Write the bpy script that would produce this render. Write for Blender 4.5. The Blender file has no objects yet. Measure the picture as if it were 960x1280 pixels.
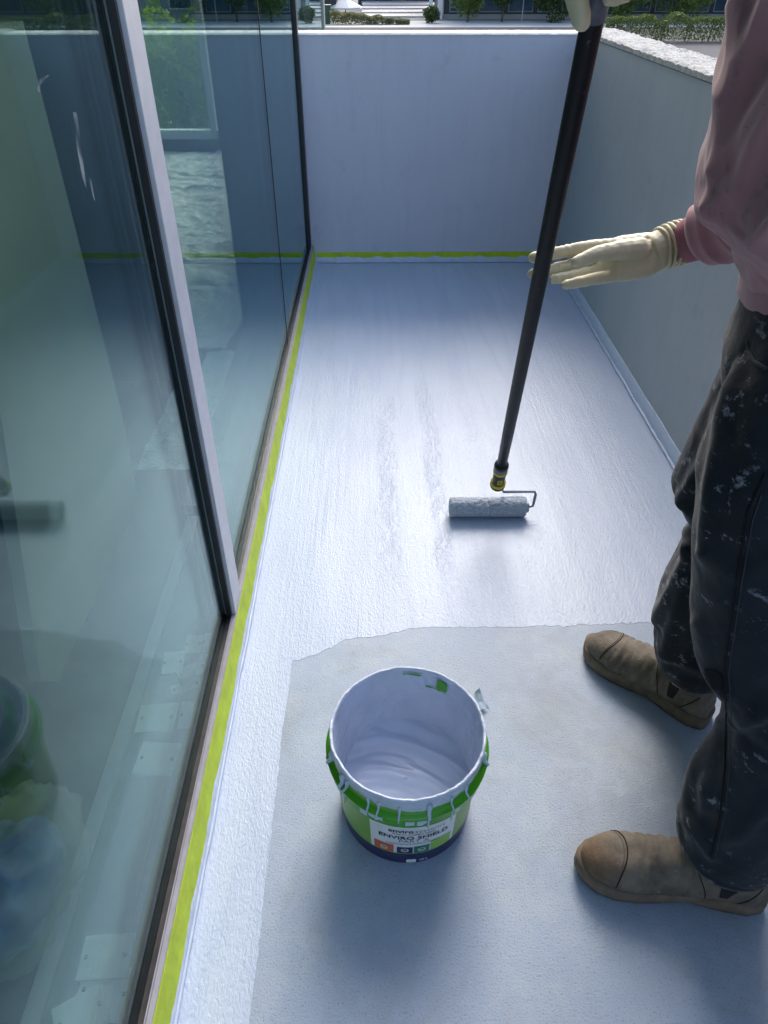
import bpy, bmesh, math, random
import numpy as np
from mathutils import Vector, Matrix, noise
from mathutils.bvhtree import BVHTree
random.seed(7)
sc = bpy.context.scene
col = sc.collection
R = math.radians

# ---------------------------------------------------------------- camera, sky, sun, exposure
CAM_H, PITCH, YAW, FPX = 1.35, R(38.1), R(0.66), 885.0
cd = bpy.data.cameras.new('camera'); cam = bpy.data.objects.new('camera', cd); col.objects.link(cam)
cam.location = (0, 0, CAM_H); cam.rotation_euler = (math.pi/2 - PITCH, 0, -YAW)
cd.sensor_fit = 'VERTICAL'; cd.sensor_height = 36.0; cd.lens = 36.0*FPX/1280
cd.clip_start = 0.02; cd.clip_end = 2000
sc.camera = cam
sc.cycles.transparent_max_bounces = 24; sc.cycles.max_bounces = 12
SUN_EL, SUN_AZ = R(39), R(9)
w = bpy.data.worlds.new('World'); sc.world = w; w.use_nodes = True
nt = w.node_tree; bg = nt.nodes['Background']
sky = nt.nodes.new('ShaderNodeTexSky'); sky.sky_type = 'NISHITA'; sky.sun_disc = False
sky.sun_elevation = SUN_EL; sky.sun_rotation = SUN_AZ; sky.air_density = 1.0; sky.dust_density = 2.5; sky.ozone_density = 0.8
nt.links.new(sky.outputs[0], bg.inputs[0]); bg.inputs[1].default_value = 0.15
sl = bpy.data.lights.new('sun', 'SUN'); sl.energy = 1.05; sl.angle = R(34); sl.color = (1.0, 0.97, 0.93)
so = bpy.data.objects.new('sun', sl); col.objects.link(so)
sdir = Vector((math.sin(SUN_AZ)*math.cos(SUN_EL), math.cos(SUN_AZ)*math.cos(SUN_EL), math.sin(SUN_EL)))
so.rotation_euler = sdir.to_track_quat('Z', 'Y').to_euler(); so.location = sdir*30
sc.view_settings.view_transform = 'Standard'; sc.view_settings.look = 'None'
sc.view_settings.exposure = 1.22; sc.view_settings.gamma = 1.0

# ---------------------------------------------------------------- photo pixels (960x1280) to points
_F = Vector((0, math.cos(PITCH), -math.sin(PITCH))); _U = Vector((0, math.sin(PITCH), math.cos(PITCH))); _X = Vector((1, 0, 0))
_RY = Matrix.Rotation(-YAW, 3, 'Z'); EYE = Vector((0, 0, CAM_H))
def ray(u, v): return _RY @ (_F + _X*((u-480)/FPX) + _U*((640-v)/FPX))
def pz(u, v, z=0.0): r = ray(u, v); return EYE + r*((z-CAM_H)/r.z)
def px(u, v, x): r = ray(u, v); return EYE + r*(x/r.x)
def py(u, v, y): r = ray(u, v); return EYE + r*(y/r.y)
def pd(u, v, d): return EYE + ray(u, v)*d

# ---------------------------------------------------------------- materials
M = {}
def nodes_of(name):
    m = bpy.data.materials.new(name); m.use_nodes = True
    return m, m.node_tree, m.node_tree.nodes['Principled BSDF']
def N(nt, t, **kw):
    n = nt.nodes.new(t)
    for k, v in kw.items():
        if k in n.inputs: n.inputs[k].default_value = v
        else: setattr(n, k, v)
    return n
def texco(nt, scale=(1, 1, 1), rot=(0, 0, 0)):
    tc = nt.nodes.new('ShaderNodeTexCoord'); mp = nt.nodes.new('ShaderNodeMapping')
    mp.inputs['Scale'].default_value = scale; mp.inputs['Rotation'].default_value = rot
    nt.links.new(tc.outputs['Object'], mp.inputs[0]); return mp.outputs[0]
def ramp(nt, src, stops):
    r = nt.nodes.new('ShaderNodeValToRGB'); e = r.color_ramp.elements
    while len(e) < len(stops): e.new(0.5)
    for i, (p, c) in enumerate(stops):
        e[i].position = p; e[i].color = (c, c, c, 1) if isinstance(c, (int, float)) else (*c, 1)
    nt.links.new(src, r.inputs[0]); return r.outputs[0]
def mixc(nt, fac, a, b, mode='MIX'):
    m = nt.nodes.new('ShaderNodeMix'); m.data_type = 'RGBA'; m.blend_type = mode
    for sock, v in ((m.inputs[0], fac), (m.inputs[6], a), (m.inputs[7], b)):
        if hasattr(v, 'links'): nt.links.new(v, sock)
        elif isinstance(v, (int, float)): sock.default_value = v
        else: sock.default_value = (*v, 1)
    return m.outputs[2]
def mth(nt, op, a, b=None, c=None):
    m = nt.nodes.new('ShaderNodeMath'); m.operation = op
    for i, v in enumerate((a, b, c)):
        if v is None: continue
        if hasattr(v, 'links'): nt.links.new(v, m.inputs[i])
        else: m.inputs[i].default_value = v
    return m.outputs[0]
def tex_noise(nt, vec, scale, detail=4, rough=.55, dist=0):
    n = N(nt, 'ShaderNodeTexNoise'); n.inputs['Scale'].default_value = scale; n.inputs['Detail'].default_value = detail
    n.inputs['Roughness'].default_value = rough; n.inputs['Distortion'].default_value = dist
    nt.links.new(vec, n.inputs['Vector']); return n.outputs['Fac']
def bump(nt, b, h, strength=.3, dist=.002, prev=None):
    n = nt.nodes.new('ShaderNodeBump'); n.inputs['Strength'].default_value = strength; n.inputs['Distance'].default_value = dist
    nt.links.new(h, n.inputs['Height'])
    if prev: nt.links.new(prev, n.inputs['Normal'])
    if b: nt.links.new(n.outputs[0], b.inputs['Normal'])
    return n.outputs[0]
def simple(name, c, rough=.5, metal=0, var=.12, vs=8, bs=0, bscale=200, bd=.001, spec=.5, scale=(1, 1, 1)):
    m, nt, b = nodes_of(name); v = texco(nt, scale)
    n = tex_noise(nt, v, vs, 5)
    lo = tuple(x*(1-var) for x in c); hi = tuple(min(1, x*(1+var)) for x in c)
    nt.links.new(ramp(nt, n, [(.3, lo), (.7, hi)]), b.inputs['Base Color'])
    b.inputs['Roughness'].default_value = rough; b.inputs['Metallic'].default_value = metal
    b.inputs['Specular IOR Level'].default_value = spec
    if bs: bump(nt, b, tex_noise(nt, v, bscale, 3), bs, bd)
    M[name] = m; return m

# --- primer coat (grey, pitted, unevenly worn)
m, nt, b = nodes_of('primer'); v = texco(nt)
big = tex_noise(nt, v, 2.2, 6, .6); fine = tex_noise(nt, v, 60, 4, .7); speck = tex_noise(nt, v, 260, 3, .6)
c = mixc(nt, ramp(nt, big, [(.35, 0), (.65, 1)]), (.31, .37, .465), (.395, .475, .60))
c = mixc(nt, ramp(nt, tex_noise(nt, v, 5.5, 7, .75), [(.48, 0), (.62, .7)]), c, (.43, .485, .55))
c = mixc(nt, ramp(nt, tex_noise(nt, v, 3.3, 8, .7, .6), [(.50, 0), (.66, .55)]), c, (.26, .285, .32))
c = mixc(nt, ramp(nt, speck, [(.30, .75), (.43, 0)]), c, (.22, .23, .24))
nt.links.new(c, b.inputs['Base Color'])
nt.links.new(ramp(nt, big, [(.3, .42), (.7, .6)]), b.inputs['Roughness'])
bn = bump(nt, None, speck, .6, .0016); bump(nt, b, fine, .25, .002, bn); M['primer'] = m

# --- wet coating: orange peel from the roller, coarser lap marks in lanes along the pulls
def coating(name, lanes):
    m, nt, b = nodes_of(name); tc = nt.nodes.new('ShaderNodeTexCoord')
    sep = nt.nodes.new('ShaderNodeSeparateXYZ'); nt.links.new(tc.outputs['Object'], sep.inputs[0])
    v1 = texco(nt, (1, .45, 1)); v2 = texco(nt, (1.3, .6, 1), (0, 0, R(-24)))
    wob = tex_noise(nt, v1, 5, 3)
    x = mth(nt, 'ADD', sep.outputs[0], mth(nt, 'MULTIPLY', mth(nt, 'SUBTRACT', wob, .5), .05))
    y = sep.outputs[1]
    peel = tex_noise(nt, v1, 270, 3, .6, .4)
    peel2 = tex_noise(nt, v1, 135, 3, .6, .6)
    nzv = N(nt, 'ShaderNodeTexNoise'); nzv.inputs['Scale'].default_value = 48; nzv.inputs['Detail'].default_value = 2.5; nzv.inputs['Distortion'].default_value = .9
    nt.links.new(v2, nzv.inputs['Vector'])
    inv = ramp(nt, nzv.outputs['Fac'], [(.44, 0), (.485, 1), (.505, 1), (.545, 0)])
    mask = None
    for (xc, hw, y0, y1, s) in lanes:
        mx_ = nt.nodes.new('ShaderNodeMapRange'); mx_.interpolation_type = 'SMOOTHSTEP'; nt.links.new(mth(nt, 'ABSOLUTE', mth(nt, 'SUBTRACT', x, xc)), mx_.inputs[0])
        mx_.inputs[1].default_value = hw*1.3; mx_.inputs[2].default_value = hw*.75
        a = mth(nt, 'MULTIPLY', mx_.outputs[0], s)
        ms = nt.nodes.new('ShaderNodeMapRange'); ms.interpolation_type = 'SMOOTHSTEP'
        nt.links.new(y, ms.inputs[0]); ms.inputs[1].default_value = y0; ms.inputs[2].default_value = y0+.25
        me = nt.nodes.new('ShaderNodeMapRange'); me.interpolation_type = 'SMOOTHSTEP'
        nt.links.new(y, me.inputs[0]); me.inputs[1].default_value = y1; me.inputs[2].default_value = y1-.35
        a = mth(nt, 'MULTIPLY', a, mth(nt, 'MULTIPLY', ms.outputs[0], me.outputs[0]))
        mask = a if mask is None else mth(nt, 'MAXIMUM', mask, a)
    gaps = ramp(nt, tex_noise(nt, v1, 26, 4), [(.30, .25), (.55, 1)])
    ridge = mth(nt, 'MULTIPLY', inv, mth(nt, 'MULTIPLY', mask, gaps))
    stray = mth(nt, 'MULTIPLY', inv, ramp(nt, tex_noise(nt, v1, 7, 4), [(.62, 0), (.72, .35)]))
    ridge = mth(nt, 'MAXIMUM', ridge, stray)
    cbase = mixc(nt, ramp(nt, tex_noise(nt, v1, 2.5, 4), [(.35, 0), (.65, 1)]), (.48, .555, .69), (.54, .61, .735))
    cbase = mixc(nt, ramp(nt, tex_noise(nt, texco(nt, (1, .10, 1)), 9, 2), [(.42, 0), (.5, .5), (.6, 0)]), cbase, (.44, .515, .675))
    cb = mixc(nt, mth(nt, 'MULTIPLY', ridge, .26), cbase, (.25, .31, .42))
    nt.links.new(cb, b.inputs['Base Color'])
    nt.links.new(ramp(nt, wob, [(.3, .31), (.7, .43)]), b.inputs['Roughness'])
    b.inputs['Specular IOR Level'].default_value = .5
    h = mth(nt, 'ADD', mth(nt, 'MULTIPLY', peel, .5), mth(nt, 'MULTIPLY', peel2, .5))
    bn = bump(nt, None, h, .75, .0040)
    long_ = tex_noise(nt, texco(nt, (1, .03, 1)), 70, 3, .6)
    bn = bump(nt, None, mth(nt, 'MULTIPLY', long_, ramp(nt, tex_noise(nt, texco(nt, (1, .25, 1)), 6, 3), [(.4, .15), (.65, 1)])), .6, .004, bn)
    bump(nt, b, ridge, .45, .0016, bn)
    M[name] = m
coating('coating', [(.035, .032, 1.30, 2.65, 1), (.19, .03, 1.28, 2.75, 1), (.60, .05, 1.35, 2.3, .5), (.42, .02, 1.3, 1.75, .6), (.78, .05, 1.4, 2.6, .45), (.33, .03, 1.9, 2.6, .5)])
simple('paint', (.53, .59, .72), .26, var=.07, vs=20, bs=.6, bscale=38, bd=.009)
simple('paint_wet', (.52, .58, .71), .16, var=.04, vs=14, bs=.25, bscale=18, bd=.004)
simple('paint_thick', (.52, .60, .74), .35, var=.05, vs=30, bs=.3, bscale=120, bd=.003)

# --- painted render of the parapet
def render_wall(name, c0, c1):
    m, nt, b = nodes_of(name); v = texco(nt); vs_ = texco(nt, (3, 3, .35))
    big = tex_noise(nt, v, 1.4, 5, .6); st = tex_noise(nt, vs_, 7, 5, .65); fine = tex_noise(nt, v, 130, 3, .6)
    c = mixc(nt, ramp(nt, big, [(.3, 0), (.7, 1)]), c0, c1)
    c = mixc(nt, ramp(nt, st, [(.50, 0), (.85, .28)]), c, tuple(x*.72 for x in c0))
    c = mixc(nt, ramp(nt, tex_noise(nt, v, 9, 6, .7), [(.58, 0), (.74, .4)]), c, tuple(x*.65 for x in c0))
    nt.links.new(c, b.inputs['Base Color']); b.inputs['Roughness'].default_value = .62
    bn = bump(nt, None, fine, .25, .0015); bump(nt, b, tex_noise(nt, v, 14, 4), .2, .006, bn); M[name] = m
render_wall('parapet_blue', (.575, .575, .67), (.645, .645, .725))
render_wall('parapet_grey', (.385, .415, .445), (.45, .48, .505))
m, nt, b = nodes_of('raw_concrete'); v = texco(nt)
n1 = tex_noise(nt, v, 35, 6, .7); n2 = tex_noise(nt, v, 160, 4, .7)
c = mixc(nt, ramp(nt, n1, [(.38, 0), (.6, 1)]), (.40, .39, .37), (.66, .65, .63)); c = mixc(nt, ramp(nt, n2, [(.35, .7), (.5, 0)]), c, (.12, .12, .11))
nt.links.new(c, b.inputs['Base Color']); b.inputs['Roughness'].default_value = .85
bn = bump(nt, None, n2, .8, .004); bump(nt, b, n1, .8, .01, bn); M['raw_concrete'] = m

# --- glass: Schlick reflection over tinted clear transmission
def glass(name, tint, f0=.07):
    m = bpy.data.materials.new(name); m.use_nodes = True; nt = m.node_tree; nt.nodes.clear()
    out = nt.nodes.new('ShaderNodeOutputMaterial'); mx = nt.nodes.new('ShaderNodeMixShader')
    tr = nt.nodes.new('ShaderNodeBsdfTransparent'); gl = nt.nodes.new('ShaderNodeBsdfGlossy')
    tr.inputs[0].default_value = (*tint, 1); gl.inputs['Roughness'].default_value = .0; gl.inputs[0].default_value = (.60, .75, .78, 1)
    g = nt.nodes.new('ShaderNodeNewGeometry'); d = nt.nodes.new('ShaderNodeVectorMath'); d.operation = 'DOT_PRODUCT'
    nt.links.new(g.outputs['Incoming'], d.inputs[0]); nt.links.new(g.outputs['Normal'], d.inputs[1])
    k = mth(nt, 'POWER', mth(nt, 'SUBTRACT', 1.0, mth(nt, 'ABSOLUTE', d.outputs['Value'])), 5.0)
    fac = mth(nt, 'ADD', mth(nt, 'MULTIPLY', k, 1-f0), f0)
    nt.links.new(fac, mx.inputs[0]); nt.links.new(tr.outputs[0], mx.inputs[1]); nt.links.new(gl.outputs[0], mx.inputs[2])
    nt.links.new(mx.outputs[0], out.inputs[0]); M[name] = m
glass('glass', (.91, .965, .945), .042)
glass('clear_glass', (.95, .98, .97), .03)
m, nt, b = nodes_of('poly'); v = texco(nt)                       # milky polythene
b.inputs['Base Color'].default_value = (.86, .90, .87, 1); b.inputs['Roughness'].default_value = .22; b.inputs['Specular IOR Level'].default_value = .8
bump(nt, b, tex_noise(nt, texco(nt, (1, 1.8, 1)), 17, 5, .6, 2.2), .9, .02); M['poly'] = m
m, nt, b = nodes_of('bag_film'); v = texco(nt)
b.inputs['Base Color'].default_value = (.7, .72, .6, 1); b.inputs['Roughness'].default_value = .15; b.inputs['Alpha'].default_value = .25
bump(nt, b, tex_noise(nt, v, 30, 4, .6, 2), .6, .01); M['bag_film'] = m

simple('sill_grey', (.36, .345, .37), .7, 0, .1, 30, .1, 200, .001, .25)
m, nt, b = nodes_of('smudge'); b.inputs['Base Color'].default_value = (.75, .8, .82, 1); b.inputs['Roughness'].default_value = .9
nt.links.new(ramp(nt, tex_noise(nt, texco(nt, (1, 1, .3)), 60, 4), [(.35, 0), (.7, .28)]), b.inputs['Alpha']); M['smudge'] = m
simple('silver', (.56, .56, .62), .45, .3, .06, 30, .05, 300)
simple('black_gasket', (.015, .016, .02), .45, 0, .2, 30)
simple('bronze_frame', (.06, .05, .048), .5, .3, .35, 40, .2, 200)
simple('tape', (.50, .64, .015), .55, 0, .14, 22, .4, 45, .004)
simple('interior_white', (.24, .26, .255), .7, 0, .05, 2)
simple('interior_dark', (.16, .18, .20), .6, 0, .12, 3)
simple('room_slab', (.05, .055, .055), .75, 0, .25, 5, .2, 60, .003)
simple('room_floor', (.20, .215, .215), .7, 0, .2, 5, .2, 60, .003)
simple('window_white', (.66, .70, .68), .6, 0, .04, 4)
simple('coping_white', (.74, .73, .70), .8, 0, .10, 30, .5, 60, .006)
simple('board', (.26, .255, .21), .6, 0, .06, 6)
simple('tile', (.72, .74, .72), .5, 0, .05, 20)
simple('blue_stuff', (.10, .17, .48), .5, 0, .4, 20)
simple('ground', (.20, .20, .18), .9, 0, .15, .1)
simple('asphalt', (.06, .06, .065), .9, 0, .15, .5)
simple('paving', (.55, .53, .50), .8, 0, .1, .5)
simple('white_paint', (.75, .75, .75), .6, 0, .06, 2)
simple('dark_cladding', (.045, .045, .055), .5, 0, .2, 1)
simple('grey_cladding', (.30, .31, .32), .6, 0, .1, 1)
simple('window_blue', (.05, .09, .13), .08, 0, .3, .5)
simple('orange_wood', (.45, .20, .06), .6, 0, .15, 5)
simple('bin_green', (.03, .08, .05), .5, 0, .15, 4)
simple('canvas', (.80, .80, .80), .8, 0, .04, 3)
simple('bark', (.10, .075, .05), .9, 0, .3, 12, .5, 30, .01)
simple('car_silver', (.45, .47, .5), .3, .5, .05, 2)
simple('car_white', (.7, .7, .7), .3, 0, .05, 2)
simple('rubber', (.02, .02, .02), .8)
simple('lamp_lens', (.8, .8, .75), .2)
def leafmat(name, c):
    m, nt, b = nodes_of(name); oi = nt.nodes.new('ShaderNodeTexCoord')
    n = tex_noise(nt, oi.outputs['Object'], 2.2, 4); n2 = tex_noise(nt, oi.outputs['Object'], 14, 2)
    cc = mixc(nt, ramp(nt, n, [(.3, 0), (.7, 1)]), tuple(x*.6 for x in c), tuple(x*1.5 for x in c))
    cc = mixc(nt, ramp(nt, n2, [(.5, 0), (.7, .6)]), cc, (c[0]*2.2, c[1]*1.9, c[2]*1.2))
    nt.links.new(cc, b.inputs['Base Color']); b.inputs['Roughness'].default_value = .55
    tl = nt.nodes.new('ShaderNodeBsdfTranslucent'); nt.links.new(mixc(nt, .4, cc, (c[0]*2.4, c[1]*2.2, c[2])), tl.inputs[0]); mx = nt.nodes.new('ShaderNodeMixShader'); mx.inputs[0].default_value = .45
    out_ = nt.nodes['Material Output']; nt.links.new(b.outputs[0], mx.inputs[1]); nt.links.new(tl.outputs[0], mx.inputs[2]); nt.links.new(mx.outputs[0], out_.inputs[0]); M[name] = m
leafmat('leaf_dark', (0.065, 0.101, 0.032)); leafmat('leaf_mid', (0.12, 0.173, 0.046)); leafmat('leaf_grey', (0.162, 0.173, 0.108)); leafmat('leaf_lime', (0.252, 0.36, 0.072))

# bucket
simple('pail_green', (.075, .36, .012), .28, 0, .06, 20)
simple('pail_lime', (.20, .38, .06), .35, 0, .05, 20)
simple('pail_navy', (.018, .014, .10), .3, 0, .08, 20)
simple('label_white', (.75, .76, .78), .4, 0, .03, 30)
simple('ink', (.012, .012, .03), .5)
simple('ink_grey', (.22, .23, .27), .5)
simple('lab_orange', (.62, .13, .05), .4); simple('lab_navy', (.02, .025, .09), .4); simple('lab_green', (.02, .20, .10), .4); simple('lab_lime', (.27, .48, .08), .4)
# roller and pole
m, nt, b = nodes_of('pole_black'); v = texco(nt); vl = texco(nt, (1, 1, .35))
s = tex_noise(nt, vl, 60, 4, .7); s2 = tex_noise(nt, v, 7, 3)
fac = mth(nt, 'MULTIPLY', ramp(nt, s, [(.66, 0), (.74, 1)]), ramp(nt, s2, [(.42, 0), (.62, .8)]))
nt.links.new(mixc(nt, fac, (.012, .013, .018), (.35, .38, .44)), b.inputs['Base Color']); b.inputs['Roughness'].default_value = .42; b.inputs['Specular IOR Level'].default_value = .22; M['pole_black'] = m
simple('grip_grey', (.10, .12, .17), .4, 0, .5, 25, .3, 40, .003)
simple('collar_grey', (.12, .13, .15), .5); simple('collar_yellow', (.62, .50, .02), .4); simple('wire', (.30, .33, .38), .4, .6, .15, 40)
m, nt, b = nodes_of('nap'); v = texco(nt)
n1 = tex_noise(nt, v, 220, 4, .7); n2 = tex_noise(nt, v, 40, 4, .6)
nt.links.new(mixc(nt, ramp(nt, n1, [(.35, 0), (.65, 1)]), (.26, .31, .38), (.52, .58, .68)), b.inputs['Base Color']); b.inputs['Roughness'].default_value = .6
bn = bump(nt, None, n1, .9, .004); bump(nt, b, n2, .5, .004, bn); M['nap'] = m
# person
def denim():
    m, nt, b = nodes_of('denim'); v = texco(nt)
    base = mixc(nt, ramp(nt, tex_noise(nt, v, 6, 5, .6), [(.3, 0), (.75, 1)]), (.011, .014, .020), (.032, .038, .049))
    base = mixc(nt, ramp(nt, tex_noise(nt, texco(nt, (1, 1, .5)), 14, 5, .7), [(.58, 0), (.78, .5)]), base, (.08, .092, .105))
    sp = tex_noise(nt, texco(nt, (1, 1, 1.5)), 30, 6, .72); zone = tex_noise(nt, v, 8, 4, .6)
    spl = mth(nt, 'MULTIPLY', ramp(nt, sp, [(.575, 0), (.64, 1)]), ramp(nt, zone, [(.42, 0), (.54, .8)]))
    c = mixc(nt, spl, base, (.30, .33, .38))
    nt.links.new(c, b.inputs['Base Color']); b.inputs['Roughness'].default_value = .85; b.inputs['Specular IOR Level'].default_value = .25; b.inputs['Sheen Weight'].default_value = .18; b.inputs['Sheen Roughness'].default_value = .4
    weave = tex_noise(nt, texco(nt, (1, 1, .4)), 900, 2)
    bn = bump(nt, None, weave, .2, .0008); bump(nt, b, tex_noise(nt, v, 30, 4, .6), .3, .006, bn); M['denim'] = m
denim()
simple('denim_light', (.10, .13, .17), .85, 0, .3, 40, .3, 300); simple('thread', (.045, .052, .065), .8); simple('hole', (.004, .004, .006), .9)
m, nt, b = nodes_of('fleece'); v = texco(nt)
c = mixc(nt, ramp(nt, tex_noise(nt, v, 5, 5, .6), [(.3, 0), (.7, 1)]), (.36, .165, .20), (.50, .28, .31))
c = mixc(nt, ramp(nt, tex_noise(nt, v, 15, 4, .65), [(.58, 0), (.70, .65)]), c, (.15, .085, .10))
c = mixc(nt, ramp(nt, tex_noise(nt, texco(nt, (1, 1, 2)), 32, 3, .6), [(.70, 0), (.74, .7)]), c, (.07, .05, .06))
nt.links.new(c, b.inputs['Base Color']); b.inputs['Roughness'].default_value = .9; b.inputs['Specular IOR Level'].default_value = .2
b.inputs['Sheen Weight'].default_value = .25
bump(nt, b, tex_noise(nt, v, 500, 2), .2, .001); M['fleece'] = m
simple('fleece_rib', (.33, .13, .155), .9, 0, .12, 30, .5, 220, .002)
simple('latex', (.68, .62, .43), .5, 0, .06, 30, .25, 60, .003)
simple('latex_roll', (.60, .54, .36), .5, 0, .1, 40)
for nm_ in ('leather', 'leather_scuff'):
    m, nt, b = nodes_of(nm_); v = texco(nt)
    n1 = tex_noise(nt, v, 22, 6, .65); n2 = tex_noise(nt, v, 9, 4, .6)
    c = mixc(nt, ramp(nt, n1, [(.3, 0), (.7, 1)]), (.085, .068, .051), (.225, .185, .14)); c = mixc(nt, ramp(nt, n2, [(.55, 0), (.75, .6)]), c, (.13, .085, .05))
    c = mixc(nt, ramp(nt, tex_noise(nt, texco(nt, (3.2, 1, 1)), 12, 4, .6), [(.55, 0), (.72, .55)]), c, (.075, .06, .047))
    if nm_ == 'leather_scuff':
        sp_ = nt.nodes.new('ShaderNodeSeparateXYZ'); tc_ = nt.nodes.new('ShaderNodeTexCoord'); nt.links.new(tc_.outputs['Object'], sp_.inputs[0])
        f_ = mth(nt, 'ADD', mth(nt, 'MULTIPLY', sp_.outputs[0], -1.0), mth(nt, 'MULTIPLY', mth(nt, 'SUBTRACT', n1, .5), .12)); f_ = mth(nt, 'ADD', f_, mth(nt, 'MULTIPLY', sp_.outputs[2], .5))
        c = mixc(nt, ramp(nt, f_, [(.292, 0), (.325, .5)]), c, (.20, .105, .045))
    c = mixc(nt, ramp(nt, tex_noise(nt, v, 90, 2), [(.72, 0), (.76, .7)]), c, (.4, .42, .45))
    nt.links.new(c, b.inputs['Base Color']); b.inputs['Roughness'].default_value = .7
    bn = bump(nt, None, tex_noise(nt, v, 240, 3), .3, .0015); bump(nt, b, tex_noise(nt, texco(nt, (2.6, 1, 1)), 18, 4), .6, .007, bn); M[nm_] = m
simple('toe_scuff', (.17, .095, .045), .75, 0, .35, 50, .3, 150, .002)
simple('sole', (.17, .125, .09), .8, 0, .3, 40, .3, 120, .002); simple('gore', (.012, .009, .011), .85, 0, .2, 200)
simple('skin', (.50, .30, .22), .55, 0, .08, 12); simple('hair', (.05, .03, .02), .7, 0, .2, 40, .5, 200, .003)
simple('eye_white', (.75, .73, .70), .2); simple('iris', (.05, .03, .02), .2); simple('lip', (.42, .20, .16), .5)

# ---------------------------------------------------------------- mesh helpers
class MB:
    def __init__(s): s.v = []; s.f = []; s.m = []
    def add(s, vs, fs, mi=0):
        o = len(s.v); s.v += [tuple(v) for v in vs]; s.f += [tuple(i+o for i in f) for f in fs]; s.m += [mi]*len(fs); return s
    def box(s, x0, x1, y0, y1, z0, z1, mi=0):
        vs = [(x, y, z) for z in (z0, z1) for y in (y0, y1) for x in (x0, x1)]
        return s.add(vs, [(0, 2, 3, 1), (4, 5, 7, 6), (0, 1, 5, 4), (2, 6, 7, 3), (0, 4, 6, 2), (1, 3, 7, 5)], mi)
    def rings(s, rs, cap=True, mi=0, closed=False):
        n = len(rs[0]); vs = [p for r in rs for p in r]; fs = []
        k = len(rs)
        for i in range(k if closed else k-1):
            for j in range(n):
                a = i*n+j; b_ = i*n+(j+1) % n; c_ = ((i+1) % k)*n+(j+1) % n; d = ((i+1) % k)*n+j
                fs.append((a, b_, c_, d))
        if cap and not closed: fs += [tuple(range(n-1, -1, -1)), tuple((k-1)*n+j for j in range(n))]
        return s.add(vs, fs, mi)
    def tube(s, pts, rad, n=10, mi=0, round_end=False):
        pts = [Vector(p) for p in pts]; rad = list(rad) if hasattr(rad, '__len__') else [rad]*len(pts)
        if round_end:
            d0 = (pts[0]-pts[1]).normalized(); d1 = (pts[-1]-pts[-2]).normalized(); r0, r1 = rad[0], rad[-1]
            pts = [pts[0]+d0*r0*.95, pts[0]+d0*r0*.6]+pts+[pts[-1]+d1*r1*.6, pts[-1]+d1*r1*.95]
            rad = [r0*.3, r0*.8]+rad+[r1*.8, r1*.3]
        t = (pts[1]-pts[0]).normalized(); a = t.orthogonal().normalized(); rs = []
        for i, p in enumerate(pts):
            tt = (pts[min(i+1, len(pts)-1)]-pts[max(i-1, 0)]).normalized()
            a = (a-tt*a.dot(tt)).normalized(); b_ = tt.cross(a)
            rs.append([p+(a*math.cos(2*math.pi*j/n)+b_*math.sin(2*math.pi*j/n))*rad[i] for j in range(n)])
        return s.rings(rs, True, mi)
    def lathe(s, prof, cx, cy, z0=0, n=64, mi=0, wob=None, cap=False):
        rs = []
        for r, z in prof:
            rs.append([(cx+r*math.cos(2*math.pi*j/n), cy+r*math.sin(2*math.pi*j/n), z0+z) for j in range(n)])
        return s.rings(rs, cap, mi)
    def build(s, name, mat, parent=None, smooth=False, bevel=0):
        loc = parent_loc(parent)
        me = bpy.data.meshes.new(name)
        me.from_pydata([tuple(Vector(v)-loc) for v in s.v], [], s.f)
        for mm in (mat if isinstance(mat, (list, tuple)) else [mat]): me.materials.append(M[mm])
        me.polygons.foreach_set('material_index', s.m)
        return finish(name, me, parent, smooth, bevel)
def parent_loc(p):
    l = Vector((0, 0, 0))
    while p: l = l+p.location; p = p.parent
    return l
def finish(name, me, parent, smooth, bevel=0):
    bm = bmesh.new(); bm.from_mesh(me); bmesh.ops.recalc_face_normals(bm, faces=bm.faces)
    if bevel: bmesh.ops.bevel(bm, geom=bm.edges[:], offset=bevel, segments=2, affect='EDGES', profile=.6)
    bm.to_mesh(me); bm.free()
    if smooth: me.polygons.foreach_set('use_smooth', [True]*len(me.polygons))
    me.update()
    o = bpy.data.objects.new(name, me); col.objects.link(o)
    if parent: o.parent = parent
    return o
def thing(name, loc, label, cat, group=None):
    o = bpy.data.objects.new(name, None); o.empty_display_size = .1; col.objects.link(o); o.location = loc
    return tag(o, label, cat, group)
def tag(o, label, cat, group=None):
    o['label'] = label; o['category'] = cat
    if group: o['group'] = group
    return o
def struct(o, kind='structure'): o['kind'] = kind; return o
def box(name, mat, parent, x0, x1, y0, y1, z0, z1, bevel=0): return MB().box(x0, x1, y0, y1, z0, z1).build(name, mat, parent, False, bevel)
def remesh(mb, voxel, smooth_it=6):
    me = bpy.data.meshes.new('tmp'); me.from_pydata(mb.v, [], mb.f)
    bm = bmesh.new(); bm.from_mesh(me); bmesh.ops.recalc_face_normals(bm, faces=bm.faces); bm.to_mesh(me); bm.free()
    o = bpy.data.objects.new('tmp', me); col.objects.link(o)
    r = o.modifiers.new('r', 'REMESH'); r.mode = 'VOXEL'; r.voxel_size = voxel; r.adaptivity = 0
    if smooth_it: s_ = o.modifiers.new('s', 'SMOOTH'); s_.factor = .5; s_.iterations = smooth_it
    dg = bpy.context.evaluated_depsgraph_get(); dg.update()
    out = bpy.data.meshes.new_from_object(o.evaluated_get(dg)); bpy.data.objects.remove(o); bpy.data.meshes.remove(me)
    return out
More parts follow.
